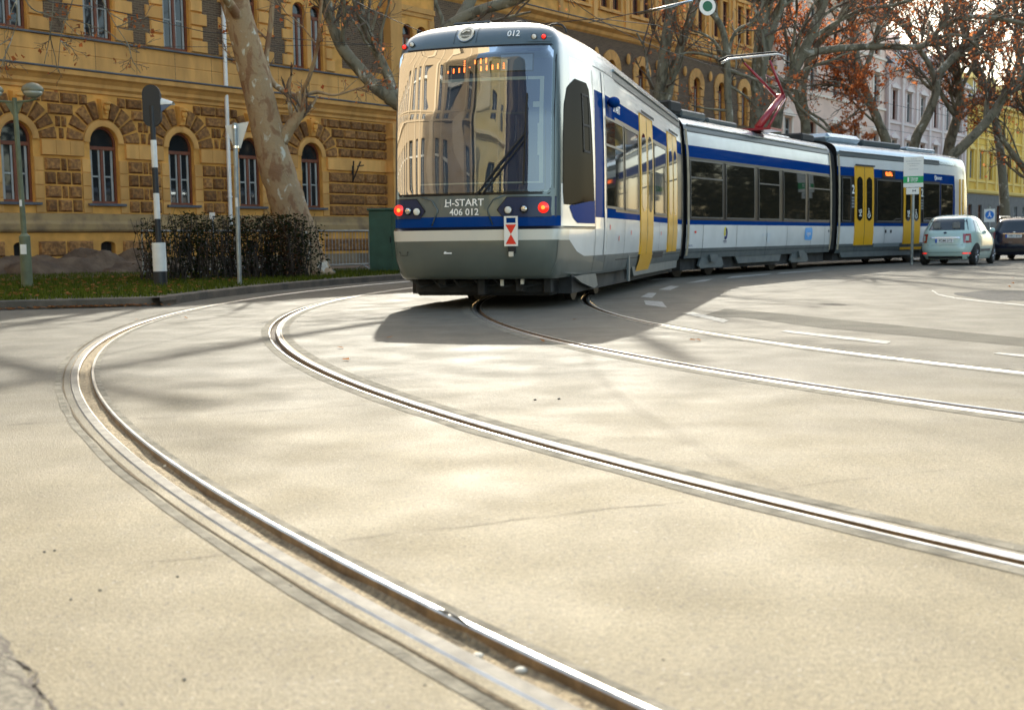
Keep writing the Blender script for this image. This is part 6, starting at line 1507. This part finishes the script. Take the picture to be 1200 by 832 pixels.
M_DBLUE = mat('dark_blue_car_paint', (.006, .008, .022), .22, coat=.8); M_SILV = mat('roof_rail_silver', (.45, .44, .42), .3, .4)  # plain silver for the estate car's roof rails
q = at(1187, 305, 40.6); t = empty('parked_car', 'dark navy estate car with roof rails parked in front of the mint hatchback', 'car', (q.x, q.y, 0), -radians(33.8))
eb = CarBody([(.20, .08), (.32, .0), (.55, -.02), (.75, .03), (.95, .07), (1.12, .20), (1.35, .36), (1.42, .50), (1.47, .8)],
             [(.20, 4.35), (.40, 4.45), (.60, 4.42), (.78, 4.2), (.90, 3.6), (.96, 3.25), (1.15, 2.95), (1.35, 2.6), (1.42, 2.4), (1.47, 2.1)],
             [(.20, .80), (.35, .85), (.60, .875), (.90, .86), (1.0, .835), (1.15, .77), (1.33, .68), (1.40, .62), (1.44, .54), (1.462, .40), (1.47, .08)], 4.6)
zs = [.20, .3, .4, .5, .6, .7, .78, .84, .9, .96, 1.02, 1.1, 1.2, 1.3, 1.36, 1.40, 1.43, 1.45, 1.462, 1.47]
eb.body(M_DBLUE, t, zs); eb.pback(lambda z: -float(np.interp(z, [1.0, 1.38], [.70, .56])), lambda z: float(np.interp(z, [1.0, 1.38], [.70, .56])), 1.0, 1.38, M_CGLASS, 'rear_window', t)
for sg in (-1, 1):
    eb.pside(lambda z: float(np.interp(z, [.98, 1.34], [.5, .72])), 1.3, 1.0, 1.34, M_CGLASS, 'rear_side_window', t, sg); eb.pside(1.38, lambda z: float(np.interp(z, [.98, 1.34], [3.1, 2.5])), 1.0, 1.34, M_CGLASS, 'door_window', t, sg)
    arch(eb, t, .95, .38, sg); arch(eb, t, 3.5, .38, sg); wheel(t, sg*.74, .95, .31, .2); wheel(t, sg*.74, 3.5, .31, .2)
    eb.pback(min(sg*.62, sg*.80), max(sg*.62, sg*.80), .74, .96, M_CTAIL, 'tail_light', t, 4, 3, .012)
    mb = MB(); mb.tube([(sg*.60, .65, 1.43), (sg*.60, .8, 1.50), (sg*.60, 2.3, 1.51), (sg*.60, 2.5, 1.44)], .02, 6); mb.build('roof_rail', M_SILV, t)
plate(eb, t, .83, 'HRU-878', .02); eb.pback(-.35, .35, .90, .92, M_CHROME, 'boot_trim', t, 1, 4, .016); eb.pback(-.70, .70, .30, .42, M_BLACKM, 'lower_bumper', t, 2, 8, .01); mb = MB(); mb.ball(eb.back(0, .95, .012), .035, 7, sc=(1.3, .3, .8)); mb.build('round_badge', M_CHROME, t)
mb = MB(); mb.box(-.78, .78, .5, 4.1, .18, .24); mb.build('floor_pan', M_BLACKM, t)

# ------------------------------------------------------------------ park trees across the street, mirrored in the tram's windows
M_PARK = leaf_mat('dark_park_foliage', (.012, .016, .006), (.045, .04, .016))
for k, (s_, o_) in enumerate(((12, 46), (20, 46), (28, 45), (36, 46), (44, 45), (52, 46), (59, 45), (66, 46), (73, 46), (82, 46), (92, 47), (48, 53), (56, 54), (63, 53), (70, 54), (78, 54), (87, 55), (40, 53), (31, 53), (101, 46), (109, 46), (117, 47), (125, 47), (133, 48), (142, 48))):
    r = random.Random(60+k); p = fw(s_+r.uniform(-2, 2), o_); H = r.uniform(13, 17); t = empty('park_tree', '%s dark park tree across the street, mirrored in the tram windows' % ['low ivy clad', 'very broad', 'round topped', 'slightly leaning', 'tall narrow', 'dense leafy', 'heavy crowned', 'loose crowned', 'twin topped', 'farthest and thin', 'last and rounded', 'rear row', 'rear row wide', 'rear row tall', 'rear row slim', 'rear row drooping', 'rear row ragged', 'rear row bushy', 'rear row low', 'far end broad', 'far end tall', 'far end rounded', 'far end slim', 'far end ragged', 'far end last'][k], 'tree', (p.x, p.y, GZ), 0, 'dark trees of the park across the street')
    mb = MB(); mb.tube([(0, 0, -.2), (.2, .1, 3), (.1, .3, 7), (.3, .1, H*.8)], [.4, .32, .25, .08], 9)
    for q in range(9):
        a = r.uniform(0, 6.3); z = r.uniform(2.5, H*.6); L = r.uniform(2.5, 5); mb.tube([(.1, .2, z), (L*.5*cos(a), L*.5*sin(a), z+1.2), (L*cos(a), L*sin(a), z+2.6)], [.12, .08, .03], 5)
    mb.build('trunk', M_BARK2, t, smooth=True)
    lf = MB(); cl_ = [(r.uniform(-4, 4), r.uniform(-4, 4), r.uniform(1.6, H), r.uniform(1.3, 2.6)) for _ in range(34)]
    for i in range(2600):
        cx_, cy_, cz_, cr_ = r.choice(cl_); v = Vector((r.gauss(0, 1), r.gauss(0, 1), r.gauss(0, 1))).normalized()*cr_*r.random()**.4; c = Vector((cx_, cy_, cz_))+v
        if c.z < .6: continue
        a = Vector((r.uniform(-1, 1), r.uniform(-1, 1), r.uniform(-1, 1))).normalized()*.28; b = a.orthogonal()*.7; lf.add([c-a, c+b, c+a, c-b], [(0, 1, 2, 3)])
    lf.build('crown', M_PARK, t)
